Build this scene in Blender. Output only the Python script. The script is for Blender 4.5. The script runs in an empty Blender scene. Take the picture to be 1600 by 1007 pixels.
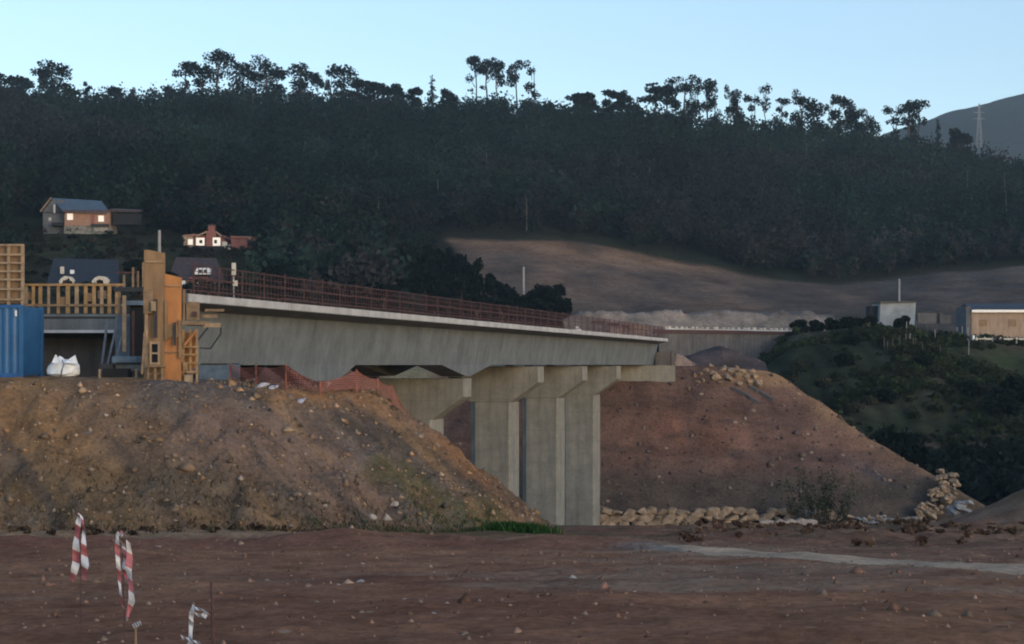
import bpy, math, random
import numpy as np
from mathutils import Vector, Matrix
R = math.radians
random.seed(7)
RNG = np.random.default_rng(11)
scene = bpy.context.scene
COL = scene.collection
F = 2600.0; EYE = 11.4; CX = 800.0; HY = 570.0      # photograph: focal length (px), eye height, horizon row
def W(px, py, Y):
    return Vector(((px-CX)/F*Y, Y, EYE-(py-HY)/F*Y))
def WX(px, Y): return (px-CX)/F*Y
def WZ(py, Y): return EYE-(py-HY)/F*Y

# ------------------------------------------------------------------ noise
def _hash(ix, iy, seed):
    h = (ix.astype(np.int64)*374761393 + iy.astype(np.int64)*668265263 + seed*974711) & 0xffffffff
    h = ((h ^ (h >> 13))*1274126177) & 0xffffffff
    h = (h ^ (h >> 16)) & 0xffffffff
    return h/4294967295.0
def vnoise(x, y, seed=0):
    x = np.asarray(x, float); y = np.asarray(y, float)
    ix = np.floor(x); iy = np.floor(y); fx = x-ix; fy = y-iy
    fx = fx*fx*(3-2*fx); fy = fy*fy*(3-2*fy)
    a = _hash(ix, iy, seed); b = _hash(ix+1, iy, seed); c = _hash(ix, iy+1, seed); d = _hash(ix+1, iy+1, seed)
    return (a*(1-fx)+b*fx)*(1-fy)+(c*(1-fx)+d*fx)*fy
def fbm(x, y, seed=0, oct=4, gain=.5):
    s = 0; a = 1; t = 0
    for k in range(oct):
        s = s+a*(vnoise(np.asarray(x)*2**k+k*17.3, np.asarray(y)*2**k-k*9.1, seed+k)-.5); t += a; a *= gain
    return s/t*2      # about -1..1
def sstep(a, b, x):
    t = np.clip((np.asarray(x, float)-a)/(b-a), 0, 1); return t*t*(3-2*t)
def smin(a, b, k):
    h = np.clip(.5+.5*(b-a)/k, 0, 1); return b*(1-h)+a*h-k*h*(1-h)
def segdist(X, Y, pts):
    best = np.full(np.shape(X), 1e9)
    for (x0, y0), (x1, y1) in zip(pts[:-1], pts[1:]):
        dx, dy = x1-x0, y1-y0
        t = np.clip(((X-x0)*dx+(Y-y0)*dy)/(dx*dx+dy*dy), 0, 1)
        best = np.minimum(best, np.hypot(X-x0-t*dx, Y-y0-t*dy))
    return best

# ------------------------------------------------------------------ materials
def nodes(name):
    m = bpy.data.materials.new(name); m.use_nodes = True
    nt = m.node_tree; b = nt.nodes['Principled BSDF']
    return m, nt, b
def ramp(nt, stops, fac):
    r = nt.nodes.new('ShaderNodeValToRGB'); e = r.color_ramp.elements
    while len(e) < len(stops): e.new(.5)
    for i, (p, c) in enumerate(stops):
        e[i].position = p; e[i].color = (*c, 1)
    nt.links.new(fac, r.inputs['Fac']); return r.outputs['Color']
def noise(nt, scale, detail=6, rough=.6, vec=None, coord='Object', sc=None):
    if vec is None:
        tc = nt.nodes.new('ShaderNodeTexCoord'); vec = tc.outputs[coord]
    if sc:
        mp = nt.nodes.new('ShaderNodeMapping'); mp.inputs['Scale'].default_value = sc
        nt.links.new(vec, mp.inputs['Vector']); vec = mp.outputs['Vector']
    n = nt.nodes.new('ShaderNodeTexNoise'); n.inputs['Scale'].default_value = scale
    n.inputs['Detail'].default_value = detail; n.inputs['Roughness'].default_value = rough
    nt.links.new(vec, n.inputs['Vector']); return n.outputs['Fac']
def mixc(nt, mode, fac, a, b):
    m = nt.nodes.new('ShaderNodeMix'); m.data_type = 'RGBA'; m.blend_type = mode
    for s, v in ((m.inputs[0], fac), (m.inputs[6], a), (m.inputs[7], b)):
        if isinstance(v, (int, float)): s.default_value = v
        elif isinstance(v, tuple): s.default_value = (*v, 1)
        else: nt.links.new(v, s)
    return m.outputs[2]
def bump(nt, b, h, strength=.5, dist=.05):
    n = nt.nodes.new('ShaderNodeBump'); n.inputs['Strength'].default_value = strength
    n.inputs['Distance'].default_value = dist
    nt.links.new(h, n.inputs['Height']); nt.links.new(n.outputs['Normal'], b.inputs['Normal'])
def simple(name, col, rough=.75, var=.35, scale=3, metal=0, bumpd=.01, stretch=None):
    m, nt, b = nodes(name)
    n = noise(nt, scale, sc=stretch)
    lo = tuple(c*(1-var) for c in col); hi = tuple(min(1, c*(1+var*.8)) for c in col)
    nt.links.new(ramp(nt, [(.3, lo), (.7, hi)], n), b.inputs['Base Color'])
    b.inputs['Roughness'].default_value = rough; b.inputs['Metallic'].default_value = metal
    b.inputs['Specular IOR Level'].default_value = .3
    bump(nt, b, noise(nt, scale*6), .4, bumpd)
    return m
def soil(name, scale=1.0, bd=.08, speck=None):
    """earth whose own colour comes from the colour attribute, broken up by grit, stains and pale chips"""
    m, nt, b = nodes(name)
    a = nt.nodes.new('ShaderNodeVertexColor'); a.layer_name = 'col'
    n1 = noise(nt, .9*scale, 8, .65); n2 = noise(nt, 7*scale, 8, .75)
    c = mixc(nt, 'MULTIPLY', 1.0, a.outputs['Color'], ramp(nt, [(.3, (.62, .6, .6)), (.55, (1, 1, 1)), (.75, (1.3, 1.28, 1.22))], n1))
    c = mixc(nt, 'MULTIPLY', 1.0, c, ramp(nt, [(.3, (.55, .53, .52)), (.5, (1, 1, 1)), (.72, (1.35, 1.33, 1.3))], n2))
    if speck:
        tc = nt.nodes.new('ShaderNodeTexCoord')
        v = nt.nodes.new('ShaderNodeTexVoronoi'); v.inputs['Scale'].default_value = speck; v.inputs['Randomness'].default_value = 1
        nt.links.new(tc.outputs['Object'], v.inputs['Vector'])
        near = ramp(nt, [(.16, (1, 1, 1)), (.24, (0, 0, 0))], v.outputs['Distance'])
        sp = nt.nodes.new('ShaderNodeSeparateColor'); nt.links.new(v.outputs['Color'], sp.inputs[0])
        few = ramp(nt, [(.94, (0, 0, 0)), (.96, (1, 1, 1))], sp.outputs[0])
        k = mixc(nt, 'MULTIPLY', 1.0, near, few)
        c = mixc(nt, 'MIX', k, c, (.29, .2, .14))
    nt.links.new(c, b.inputs['Base Color'])
    b.inputs['Roughness'].default_value = 1; b.inputs['Specular IOR Level'].default_value = 0
    add = nt.nodes.new('ShaderNodeMath'); add.operation = 'ADD'
    nt.links.new(n1, add.inputs[0]); nt.links.new(n2, add.inputs[1])
    bump(nt, b, add.outputs[0], .9, bd)
    return m
def concrete(name, col, course=2.4, streak=.45):
    m, nt, b = nodes(name)
    n = noise(nt, .8, 8, .65); st = noise(nt, 1.0, 6, .7, sc=(2.2, 2.2, .16)); fn = noise(nt, 9, 6, .7)
    c = ramp(nt, [(.28, tuple(v*.72 for v in col)), (.7, tuple(v*1.2 for v in col))], n)
    c = mixc(nt, 'MULTIPLY', 1.0, c, ramp(nt, [(.3, (1-streak, 1-streak, 1-streak*.9)), (.56, (1, 1, 1)), (.8, (1.12, 1.11, 1.08))], st))
    c = mixc(nt, 'MULTIPLY', 1.0, c, ramp(nt, [(.3, (.85, .85, .85)), (.7, (1.1, 1.1, 1.1))], fn))
    if course:   # day joints and shutter lines
        tc = nt.nodes.new('ShaderNodeTexCoord'); sp = nt.nodes.new('ShaderNodeSeparateXYZ')
        nt.links.new(tc.outputs['Object'], sp.inputs[0])
        md = nt.nodes.new('ShaderNodeMath'); md.operation = 'MODULO'; md.inputs[1].default_value = course
        ad = nt.nodes.new('ShaderNodeMath'); ad.operation = 'ADD'; ad.inputs[1].default_value = 100.3
        nt.links.new(sp.outputs['Z'], ad.inputs[0]); nt.links.new(ad.outputs[0], md.inputs[0])
        c = mixc(nt, 'MULTIPLY', 1.0, c, ramp(nt, [(0, (.72, .72, .72)), (.05, (1, 1, 1))], md.outputs[0]))
    nt.links.new(c, b.inputs['Base Color']); b.inputs['Roughness'].default_value = .85
    b.inputs['Specular IOR Level'].default_value = .25
    bump(nt, b, n, .35, .05)
    return m
def leafmat(name, tr=.45):
    m = bpy.data.materials.new(name); m.use_nodes = True; nt = m.node_tree; nt.nodes.clear()
    out = nt.nodes.new('ShaderNodeOutputMaterial'); a = nt.nodes.new('ShaderNodeVertexColor'); a.layer_name = 'col'
    n = noise(nt, .12, 5)
    c = mixc(nt, 'MULTIPLY', 1.0, a.outputs['Color'], ramp(nt, [(.3, (.7, .72, .75)), (.7, (1.3, 1.25, 1.2))], n))
    d = nt.nodes.new('ShaderNodeBsdfDiffuse'); t = nt.nodes.new('ShaderNodeBsdfTranslucent'); mx = nt.nodes.new('ShaderNodeMixShader'); mx.inputs[0].default_value = tr
    nt.links.new(c, d.inputs['Color']); nt.links.new(c, t.inputs['Color'])
    nt.links.new(d.outputs[0], mx.inputs[1]); nt.links.new(t.outputs[0], mx.inputs[2]); nt.links.new(mx.outputs[0], out.inputs['Surface'])
    return m

M = {
 'ground': soil('site_soil', 1.0, .06, 3.2),
 'mound': soil('spoil_soil', 1.2, .12, 2.0),
 'bank': soil('embankment_soil', .55, .12, 1.1),
 'hill': soil('hillside_soil', .12, .4),
 'leaf': leafmat('foliage'), 'clod': leafmat('loose_stone', 0.0),
 'bark': simple('bark', (.06, .05, .042), .9, .4, 5),
 'palebark': simple('pale_bark', (.16, .14, .12), .9, .4, 5),
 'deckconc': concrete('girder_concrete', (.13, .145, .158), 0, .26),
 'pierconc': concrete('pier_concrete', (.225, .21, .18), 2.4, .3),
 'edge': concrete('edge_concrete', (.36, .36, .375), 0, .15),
 'oldconc': concrete('grey_wall_concrete', (.11, .10, .098), 0, .4),
 'rough': simple('rough_concrete', (.20, .18, .14), .95, .5, 2.5, bumpd=.15),
 'ply': simple('plywood', (.215, .135, .075), .7, .35, 2.5, stretch=(1, 1, .35)),
 'orange': simple('orange_plywood', (.36, .155, .055), .6, .3, 2.0, stretch=(1, 1, .5)),
 'yellow': simple('yellow_timber', (.29, .18, .085), .7, .35, 3),
 'timber': simple('weathered_timber', (.20, .135, .085), .8, .4, 4),
 'paleply': simple('pale_board', (.27, .195, .13), .75, .35, 3),
 'steel': simple('grey_steel', (.12, .13, .15), .5, .3, 4, .3),
 'bluesteel': simple('bluish_steel', (.10, .14, .19), .5, .35, 3, .2),
 'darksteel': simple('dark_steel', (.03, .032, .037), .6, .3, 4, .2),
 'rust': simple('rusty_steel', (.07, .036, .038), .85, .4, 8),
 'galv': simple('pale_pole', (.40, .41, .43), .5, .2, 3),
 'palepost': simple('grey_post', (.22, .22, .23), .6, .25, 3),
 'black': simple('dark_parts_and_shade', (.012, .013, .016), .8, .3, 2),  # near-black for dark parts and for the painted shade of openings
 'blue': simple('blue_paint', (.022, .095, .225), .45, .22, 1.2),
 'bluedk': simple('blue_paint_frame', (.02, .09, .25), .5, .3, 2),
 'white': simple('white_paint', (.78, .78, .78), .6, .1, 3),
 'sticker': simple('white_label', (.62, .66, .72), .6, .12, 3),
 'bag': simple('woven_plastic', (.66, .68, .72), .7, .2, 5, bumpd=.06),
 'slate': simple('slate_roof', (.055, .085, .125), .6, .25, 1.5),
 'slatedk': simple('dark_slate_roof', (.018, .024, .036), .6, .3, 1.5),
 'tileroof': simple('brown_tile_roof', (.05, .036, .04), .8, .4, 2),
 'brick': simple('orange_brick', (.27, .155, .115), .85, .25, 2.5),
 'redbrick': simple('red_brick', (.21, .085, .075), .85, .3, 2.5),
 'tanwall': simple('tan_render', (.27, .20, .155), .85, .25, 1.2, stretch=(1.6, 1, .4)),
 'greywall': simple('grey_render', (.085, .09, .105), .85, .3, 1.2),
 'stonebase': simple('rubble_stone', (.17, .165, .155), .9, .5, 2.5, bumpd=.06),
 'cream': simple('cream_render', (.45, .42, .38), .85, .2, 2),
 'hut': simple('hut_render', (.30, .31, .32), .85, .3, .7),
 'rock': simple('ochre_rock', (.27, .19, .125), .9, .55, 1.7, bumpd=.08),
 'rockgrey': simple('grey_rock', (.23, .22, .215), .9, .4, 1.7, bumpd=.08),
 'rockpale': simple('pale_rock', (.36, .30, .26), .9, .35, 5, bumpd=.03),
 'tapew': simple('white_tape', (.52, .51, .53), .5, .15, 9),
 'taper': simple('red_tape', (.33, .10, .11), .5, .2, 9),
 'grass': None,
}
def netmat():
    m, nt, b = nodes('orange_net')
    b.inputs['Base Color'].default_value = (.22, .075, .055, 1); b.inputs['Roughness'].default_value = .7
    tc = nt.nodes.new('ShaderNodeTexCoord'); br = nt.nodes.new('ShaderNodeTexBrick')
    br.offset = 0; br.inputs['Scale'].default_value = 1
    br.inputs['Brick Width'].default_value = .11; br.inputs['Row Height'].default_value = .07
    br.inputs['Mortar Size'].default_value = .016; br.inputs['Mortar Smooth'].default_value = .1
    br.inputs['Color1'].default_value = (0, 0, 0, 1); br.inputs['Color2'].default_value = (0, 0, 0, 1); br.inputs['Mortar'].default_value = (1, 1, 1, 1)
    nt.links.new(tc.outputs['UV'], br.inputs['Vector'])
    bw = nt.nodes.new('ShaderNodeRGBToBW'); nt.links.new(br.outputs['Color'], bw.inputs[0])
    nt.links.new(bw.outputs[0], b.inputs['Alpha'])
    return m
M['net'] = netmat()
def litmat():
    m, nt, b = nodes('lit_window')
    b.inputs['Base Color'].default_value = (.8, .76, .7, 1); b.inputs['Emission Color'].default_value = (1, .86, .76, 1); b.inputs['Emission Strength'].default_value = .12
    return m
M['lit'] = litmat()

# ------------------------------------------------------------------ object helpers
WL = {}
def tag(o, label=None, cat=None, group=None, kind=None):
    if label: o['label'] = label
    if cat: o['category'] = cat
    if group: o['group'] = group
    if kind: o['kind'] = kind
    return o
def empty(name, loc, label, cat, group=None):
    o = bpy.data.objects.new(name, None); COL.objects.link(o); o.location = Vector(loc)
    o.empty_display_size = .3
    WL[o.name] = Vector(loc); return tag(o, label, cat, group)
def link(name, me, mat, parent=None, loc=None):
    if mat is not None: me.materials.append(mat)
    o = bpy.data.objects.new(name, me); COL.objects.link(o)
    if parent is not None:
        o.parent = parent; WL[o.name] = WL[parent.name]
    else:
        o.location = loc if loc is not None else (0, 0, 0); WL[o.name] = Vector(o.location)
    return o
def children(o): return [c for c in o.children]
def copy_tree(o, parent=None):
    c = o.copy(); COL.objects.link(c)
    if parent is not None: c.parent = parent
    for ch in list(o.children): copy_tree(ch, c)
    return c
class MB:
    def __init__(s): s.v = []; s.f = []; s.smooth = False
    def add(s, vs, fs):
        k = len(s.v); s.v += [Vector(v) for v in vs]; s.f += [tuple(i+k for i in f) for f in fs]; return s
    def box(s, c, size, rz=0, M3=None):
        hx, hy, hz = size[0]/2, size[1]/2, size[2]/2
        m = M3 if M3 is not None else Matrix.Rotation(rz, 3, 'Z')
        vs = [Vector(c)+m@Vector((x*hx, y*hy, z*hz)) for x, y, z in
              ((-1,-1,-1),(1,-1,-1),(1,1,-1),(-1,1,-1),(-1,-1,1),(1,-1,1),(1,1,1),(-1,1,1))]
        return s.add(vs, [(0,3,2,1),(4,5,6,7),(0,1,5,4),(1,2,6,5),(2,3,7,6),(3,0,4,7)])
    def b2(s, x0, x1, y0, y1, z0, z1): return s.box(((x0+x1)/2, (y0+y1)/2, (z0+z1)/2), (abs(x1-x0), abs(y1-y0), abs(z1-z0)))
    def bpx(s, x0, y0, x1, y1, Y, d):    # front face spans these photo px at distance Y, depth d behind
        return s.b2(WX(x0, Y), WX(x1, Y), Y, Y+d, WZ(y1, Y), WZ(y0, Y))
    def tube(s, p0, p1, r0, r1=None, n=8, cap=True):
        r1 = r0 if r1 is None else r1
        p0, p1 = Vector(p0), Vector(p1); d = (p1-p0).normalized()
        a = d.orthogonal().normalized(); b = d.cross(a)
        vs = []
        for p, r in ((p0, r0), (p1, r1)):
            for i in range(n):
                t = 2*math.pi*i/n; vs.append(p+a*math.cos(t)*r+b*math.sin(t)*r)
        fs = [(i, (i+1) % n, n+(i+1) % n, n+i) for i in range(n)]
        if cap: fs += [tuple(range(n))[::-1], tuple(range(n, 2*n))]
        return s.add(vs, fs)
    def beam(s, p0, p1, w, h=None):
        h = h or w
        p0, p1 = Vector(p0), Vector(p1); d = p1-p0; L = d.length; d.normalize()
        up = Vector((0, 0, 1)) if abs(d.z) < .95 else Vector((0, 1, 0))
        x = d.cross(up).normalized(); z = x.cross(d)
        m = Matrix((x, d, z)).transposed()
        return s.box((p0+p1)/2, (w, L, h), M3=m)
    def prism(s, poly, ext):      # poly list of 3d points, extruded
        n = len(poly); ext = Vector(ext)
        vs = [Vector(p) for p in poly]+[Vector(p)+ext for p in poly]
        fs = [tuple(range(n)), tuple(range(2*n-1, n-1, -1))]+[(i, n+i, n+(i+1) % n, (i+1) % n) for i in range(n)]
        return s.add(vs, fs)
    def build(s, name, mat, parent=None, loc=None, bevel=0):
        off = WL[parent.name] if parent is not None else Vector(loc if loc is not None else (0, 0, 0))
        me = bpy.data.meshes.new(name)
        me.from_pydata([tuple(v-off) for v in s.v], [], s.f)
        import bmesh
        bm = bmesh.new(); bm.from_mesh(me); bmesh.ops.recalc_face_normals(bm, faces=bm.faces)
        bm.to_mesh(me); bm.free()
        if s.smooth: me.shade_smooth()
        o = link(name, me, mat, parent, off)
        if bevel:
            b = o.modifiers.new('bevel', 'BEVEL'); b.width = bevel; b.segments = 2; b.limit_method = 'ANGLE'
        return o
def meshnp(name, V, Fq, mat, col=None, parent=None, loc=None, smooth=False, ntri=4):
    me = bpy.data.meshes.new(name)
    V = np.asarray(V, np.float32); Fq = np.asarray(Fq, np.int32)
    me.vertices.add(len(V)); me.vertices.foreach_set('co', V.ravel())
    me.loops.add(Fq.size); me.loops.foreach_set('vertex_index', Fq.ravel())
    me.polygons.add(len(Fq)); me.polygons.foreach_set('loop_start', np.arange(0, Fq.size, Fq.shape[1], dtype=np.int32))
    me.polygons.foreach_set('loop_total', np.full(len(Fq), Fq.shape[1], np.int32))
    if smooth: me.polygons.foreach_set('use_smooth', np.ones(len(Fq), bool))
    me.update(calc_edges=True)
    if col is not None:
        a = me.color_attributes.new('col', 'FLOAT_COLOR', 'POINT')
        c = np.ones((len(V), 4), np.float32); c[:, :3] = col; a.data.foreach_set('color', c.ravel())
    return link(name, me, mat, parent, loc)
def grid(name, X, Y, Z, col, mat, smooth=True):
    r, c = X.shape
    V = np.stack([X, Y, Z], -1).reshape(-1, 3)
    i = np.arange(r*c).reshape(r, c)
    Fq = np.stack([i[:-1, :-1], i[:-1, 1:], i[1:, 1:], i[1:, :-1]], -1).reshape(-1, 4)
    o = meshnp(name, V, Fq, mat, col.reshape(-1, 3), smooth=smooth)
    tag(o, kind='structure'); return o
def lerpc(a, b, t):
    t = np.clip(t, 0, 1)[..., None]; return np.asarray(a)*(1-t)+np.asarray(b)*t

# ------------------------------------------------------------------ terrain heights
GD = ([-60, 0, 15, 45, 90, 133, 142, 170, 400, 4000], [1.5, 1.6, 2.52, 4.6, 8.95, 12.9, 13.75, 14.4, 14.8, 16])
def ground_base(X, Y):
    z = EYE-np.interp(Y, GD[0], GD[1])
    z = z+2.9*np.exp(-(((X-33)/5.5)**2+((Y-99)/5)**2))          # low heap at the right
    return z
def ground_h(X, Y):
    X = np.asarray(X, float); Y = np.asarray(Y, float)
    z = ground_base(X, Y)
    z = z+.16*fbm(X*.25, Y*.16, 3)*sstep(8, 22, Y)+.07*fbm(X*.5+Y*.2, Y*.9, 13)*sstep(8, 16, Y)+.05*fbm(X*.9, Y*.9, 5, 4, .6)+.018*fbm(X*4, Y*4, 8, 3)
    rough = sstep(36, 42, Y)*(1-sstep(70, 95, Y))*sstep(2.5, 6, X)
    z = z+rough*(.10+.32*fbm(X*.7, Y*.7, 21, 4, .6))
    lip = np.exp(-((Y-41.5)/2.2)**2)*sstep(3, -3, X)
    z = z+lip*(.12+.16*fbm(X*.9, Y*.9, 31))
    z = z+(.24+.14*fbm(X*.5, Y*.5, 33))*np.exp(-((Y-37.4-.8*fbm(X*.15, 0*Y, 34))/1.3)**2)*sstep(4.5, 0, X)
    return z
def mound_h(X, Y):
    X = np.asarray(X, float); Y = np.asarray(Y, float)
    wob = .7*fbm(X*.3, Y*.3, 41)+.25*fbm(X*1.2, Y*1.2, 43)
    top = 10.97-.55*sstep(59, 66, Y)-.28*sstep(-11, -6, X)-.10*sstep(-14, -11, X)+.20*fbm(X*.7, Y*.4, 40)*(1-sstep(53.2, 54.5, Y))*sstep(-11.5, -10, X)
    a = top-.85*(51.6+wob-Y)
    b = top-.78*(X-(-4.75-.12*(Y-57))+wob*.5)
    c = top-.80*(.80*(X+8.6)-.60*(Y-51.6)+wob)
    d = top-.7*(Y-98)
    z = smin(smin(a, b, .8), smin(c, d, .8), .8); z = smin(z, top, .5)
    z = z+.09*fbm(X*.6, Y*.6, 44)+.17*fbm(X*1.7, Y*1.7, 45, 5, .65)*sstep(-.2, 1.2, top-z)+.035*fbm(X*5, Y*5, 47, 3)
    # gullies and slumps running down the face
    rid = 1-np.abs(fbm(X*.55+Y*.35, Y*.22, 48))*2
    z = z+.34*(rid-.6)*sstep(.2, 2, top-z)+.22*fbm(X*.35-Y*.5, Y*.5, 49)*sstep(.1, 1, top-z)
    return z
def emb_h(X, Y):
    X = np.asarray(X, float); Y = np.asarray(Y, float)
    wob = .9*fbm(X*.12, Y*.12, 51)
    top = 11.2+.12*fbm(X*.3, Y*.3, 54)-.5*sstep(18, 25, X)
    a = top-.92*(154.0+wob*.5-Y)
    b = top-.80*(X-24.6+wob+.15*(Y-154))
    d = top-.5*(Y-188)
    z = smin(smin(a, b, 2.0), d, 2); z = smin(z, top, .8)
    return z+.16*fbm(X*.5, Y*.5, 52, 4, .6)*sstep(0, 1.5, top-z)+.22*fbm(X*.25+Y*.1, Y*.06, 58)*sstep(0, 3, top-z)
# hillside: rows are distance, columns bearing (photo px of the bearing)
HPX = [-700, -300, 0, 200, 400, 560, 640, 700, 800, 850, 950, 1080, 1200, 1300, 1380, 1450, 1600, 1800, 2300]
HY_ = [150, 200, 240, 300, 380]
def z_of(py, Y): return EYE-(np.asarray(py, float)-HY)/F*Y
PADS = [(WX(128, 250), 250, WZ(452, 250), 17), (WX(310, 262), 262, WZ(453, 262), 13), (WX(118, 300), 300, WZ(365, 300), 15), (WX(335, 292), 292, WZ(389, 292), 12)]
_t = [
 z_of([640]*5+[640, 660, 700, 760, 800]+[900]*9, 150),
 z_of([540]*5+[545, 560, 590, 620, 640]+[720]*9, 200),
 z_of([462, 462, 464, 466, 470, 480, 495, 505, 512, 515, 520, 525, 530, 535, 535, 535, 535, 535, 530], 240),
 z_of([360, 360, 364, 366, 388, 425, 450, 470, 485, 488, 490, 492, 494, 494, 490, 488, 488, 480, 460], 300),
 z_of([280, 285, 300, 308, 325, 345, 360, 372, 371, 372, 387, 413, 437, 446, 440, 428, 416, 400, 380], 380),
]
CREST = ([-700, -400, 0, 100, 200, 300, 450, 600, 700, 800, 860, 960, 1060, 1150, 1300, 1400, 1500, 1600, 1800, 2300],
         [150, 158, 178, 186, 190, 184, 188, 184, 180, 176, 184, 193, 203, 213, 226, 242, 261, 280, 310, 355])
def hill_h(X, Y):
    X = np.asarray(X, float); Y = np.asarray(Y, float)
    px = np.clip(CX+F*X/np.maximum(Y, 1), -700, 2300)
    zc = z_of(np.interp(px, *CREST), 620)
    rows = [np.interp(px, HPX, r) for r in _t]+[zc, zc-6, zc-70, zc-150]
    ys = HY_+[620, 760, 1100, 2000]
    z = rows[0]-(150-Y)*.3
    for k in range(len(ys)-1):
        t = np.clip((Y-ys[k])/(ys[k+1]-ys[k]), 0, 1)
        z = np.where(Y >= ys[k], rows[k]*(1-t)+rows[k+1]*t, z)
    amp = sstep(250, 420, Y)*(1-.8*sstep(560, 620, Y)*(1-sstep(640, 800, Y)))
    amp = amp*(1-.92*sstep(640, 700, px)*sstep(1750, 1650, px)*(1-sstep(395, 450, Y)))
    z = z+amp*(6*fbm(X*.012, Y*.012, 61)+2*fbm(X*.05, Y*.05, 62))+.5*fbm(X*.15, Y*.15, 63)*sstep(240, 300, Y)
    for hx, hy, hz_, rr in PADS:
        k = np.exp(-(((X-hx)/rr)**4+((Y-hy)/(rr*.8))**4)); z = z*(1-k)+np.minimum(z, hz_)*k
    return z
KP = [1100, 1150, 1185, 1240, 1330, 1400, 1500, 1560, 1600, 1800, 2300]
def knoll_h(X, Y):
    X = np.asarray(X, float); Y = np.asarray(Y, float)
    px = CX+F*X/np.maximum(Y, 1)
    top = np.interp(px, KP, z_of([700, 625, 562, 522, 513, 512, 524, 537, 541, 546, 520], 235))
    low = np.interp(px, KP, [-4]*4+[-3, -3, -3, -2, -2, -2, -2])
    t = np.clip((Y-162)/(235-162), 0, 1); t = np.sin(t*math.pi/2)**1.1
    z = low*(1-t)+top*t
    z = z-.1*np.maximum(Y-262, 0)
    return z+1.3*fbm(X*.05, Y*.05, 71)*sstep(170, 190, Y)*(1-sstep(222, 232, Y))+.3*fbm(X*.2, Y*.2, 72)
def top_h(x, y):
    """height of whatever earth surface is on top"""
    return float(max(ground_h(x, y), mound_h(x, y) if y < 120 else -99, emb_h(x, y) if 120 < y < 230 else -99,
                     knoll_h(x, y) if 150 < y < 300 else -99, hill_h(x, y) if y > 150 else -99))

def fan(u, ys, apex=0):
    U, YY = np.meshgrid(u, ys); return U*(YY-apex), YY
# ---- ground sheet
u = np.concatenate([np.linspace(-1.3, -.34, 30), np.linspace(-.335, .335, 620), np.linspace(.34, 1.3, 30)])
ys = np.concatenate([np.linspace(-25, 8, 24), np.linspace(8.1, 62, 440), np.geomspace(62.3, 200, 130), np.geomspace(205, 3300, 40)])
X, Y = fan(u, ys, -32)
Z = ground_h(X, Y)
n1 = fbm(X*.16, Y*.16, 81); n2 = fbm(X*.5, Y*.9, 82); n3 = fbm(X*.07, Y*.12, 83)
c = lerpc((.215, .106, .070), (.265, .142, .09), n1*.8+.5)
c = lerpc(c, (.25, .165, .118), sstep(.1, .45, .5*n2+.9*n3+.22*sstep(-1, 4, X))*.9)
c = lerpc(c, (.16, .078, .058), sstep(.15, .55, n3-.3*n2)*.6)
tr = segdist(X, Y, [(3.0, 35.6), (4.4, 33.2), (6.2, 29.6), (8.2, 26.0), (11, 22)])
c = lerpc(c, (.24, .215, .19), (1-sstep(.5, 1.15, tr+.25*n2))*.9)
rg = sstep(35, 39, Y)*(1-sstep(75, 95, Y))*sstep(1.5, 4.5, X)
c = lerpc(c, (.12, .075, .048), rg*.8*np.clip(.6+n2, 0, 1))
lt = sstep(37.0, 38.0, Y+.5*n2)*(1-sstep(43, 45, Y))*sstep(5, 0, X)
c = lerpc(c, (.17, .085, .062), sstep(34.8, 35.8, Y)*(1-sstep(36.6, 37.4, Y))*sstep(4.5, 1, X)*.7)
c = lerpc(c, (.27, .19, .12), lt*.7)
gs = sstep(40, 45, Y)*(1-sstep(75, 90, Y))*sstep(-7, -4, X)*(1-sstep(1.5, 4, X))
c = lerpc(c, (.065, .075, .04), gs*np.clip(.55+n2, 0, 1)*.8)
c = lerpc(c, (.15, .11, .085), sstep(85, 110, Y)*.6)
c = lerpc(c, (.06, .055, .035), np.exp(-(((X-33)/5)**2+((Y-97)/5)**2))*.7)
grid('ground', X, Y, Z, c, M['ground'])
# ---- pale dirt track laid on the ground
pts = [(3.0, 35.6), (3.7, 34.6), (4.6, 33.2), (6.3, 30.0), (8.3, 26.6), (11.2, 22.6), (15, 17)]
tt = np.linspace(0, len(pts)-1, 150); px_ = np.interp(tt, range(len(pts)), [p[0] for p in pts]); py_ = np.interp(tt, range(len(pts)), [p[1] for p in pts])
w_ = np.interp(tt, [0, 1, 2, 3, 6], [.2, .6, 1.1, 1.4, 1.7])
dx = np.gradient(px_); dy = np.gradient(py_); L = np.hypot(dx, dy); nx, ny = dy/L, -dx/L
cr = np.linspace(-1, 1, 15)
ww = w_[:, None]*(1+.25*fbm(tt*1.5, tt*0, 91))[:, None]
X = px_[:, None]+nx[:, None]*cr*ww; Y = py_[:, None]+ny[:, None]*cr*ww
edge = 1-np.abs(cr)[None]**4
Z = ground_h(X, Y)+.012+.018*edge-.035*(1-edge)
c = lerpc((.36, .265, .19), (.42, .315, .23), fbm(X, Y, 92)*.6+.5)
grid('path', X, Y, Z, c, M['ground'])
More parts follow.
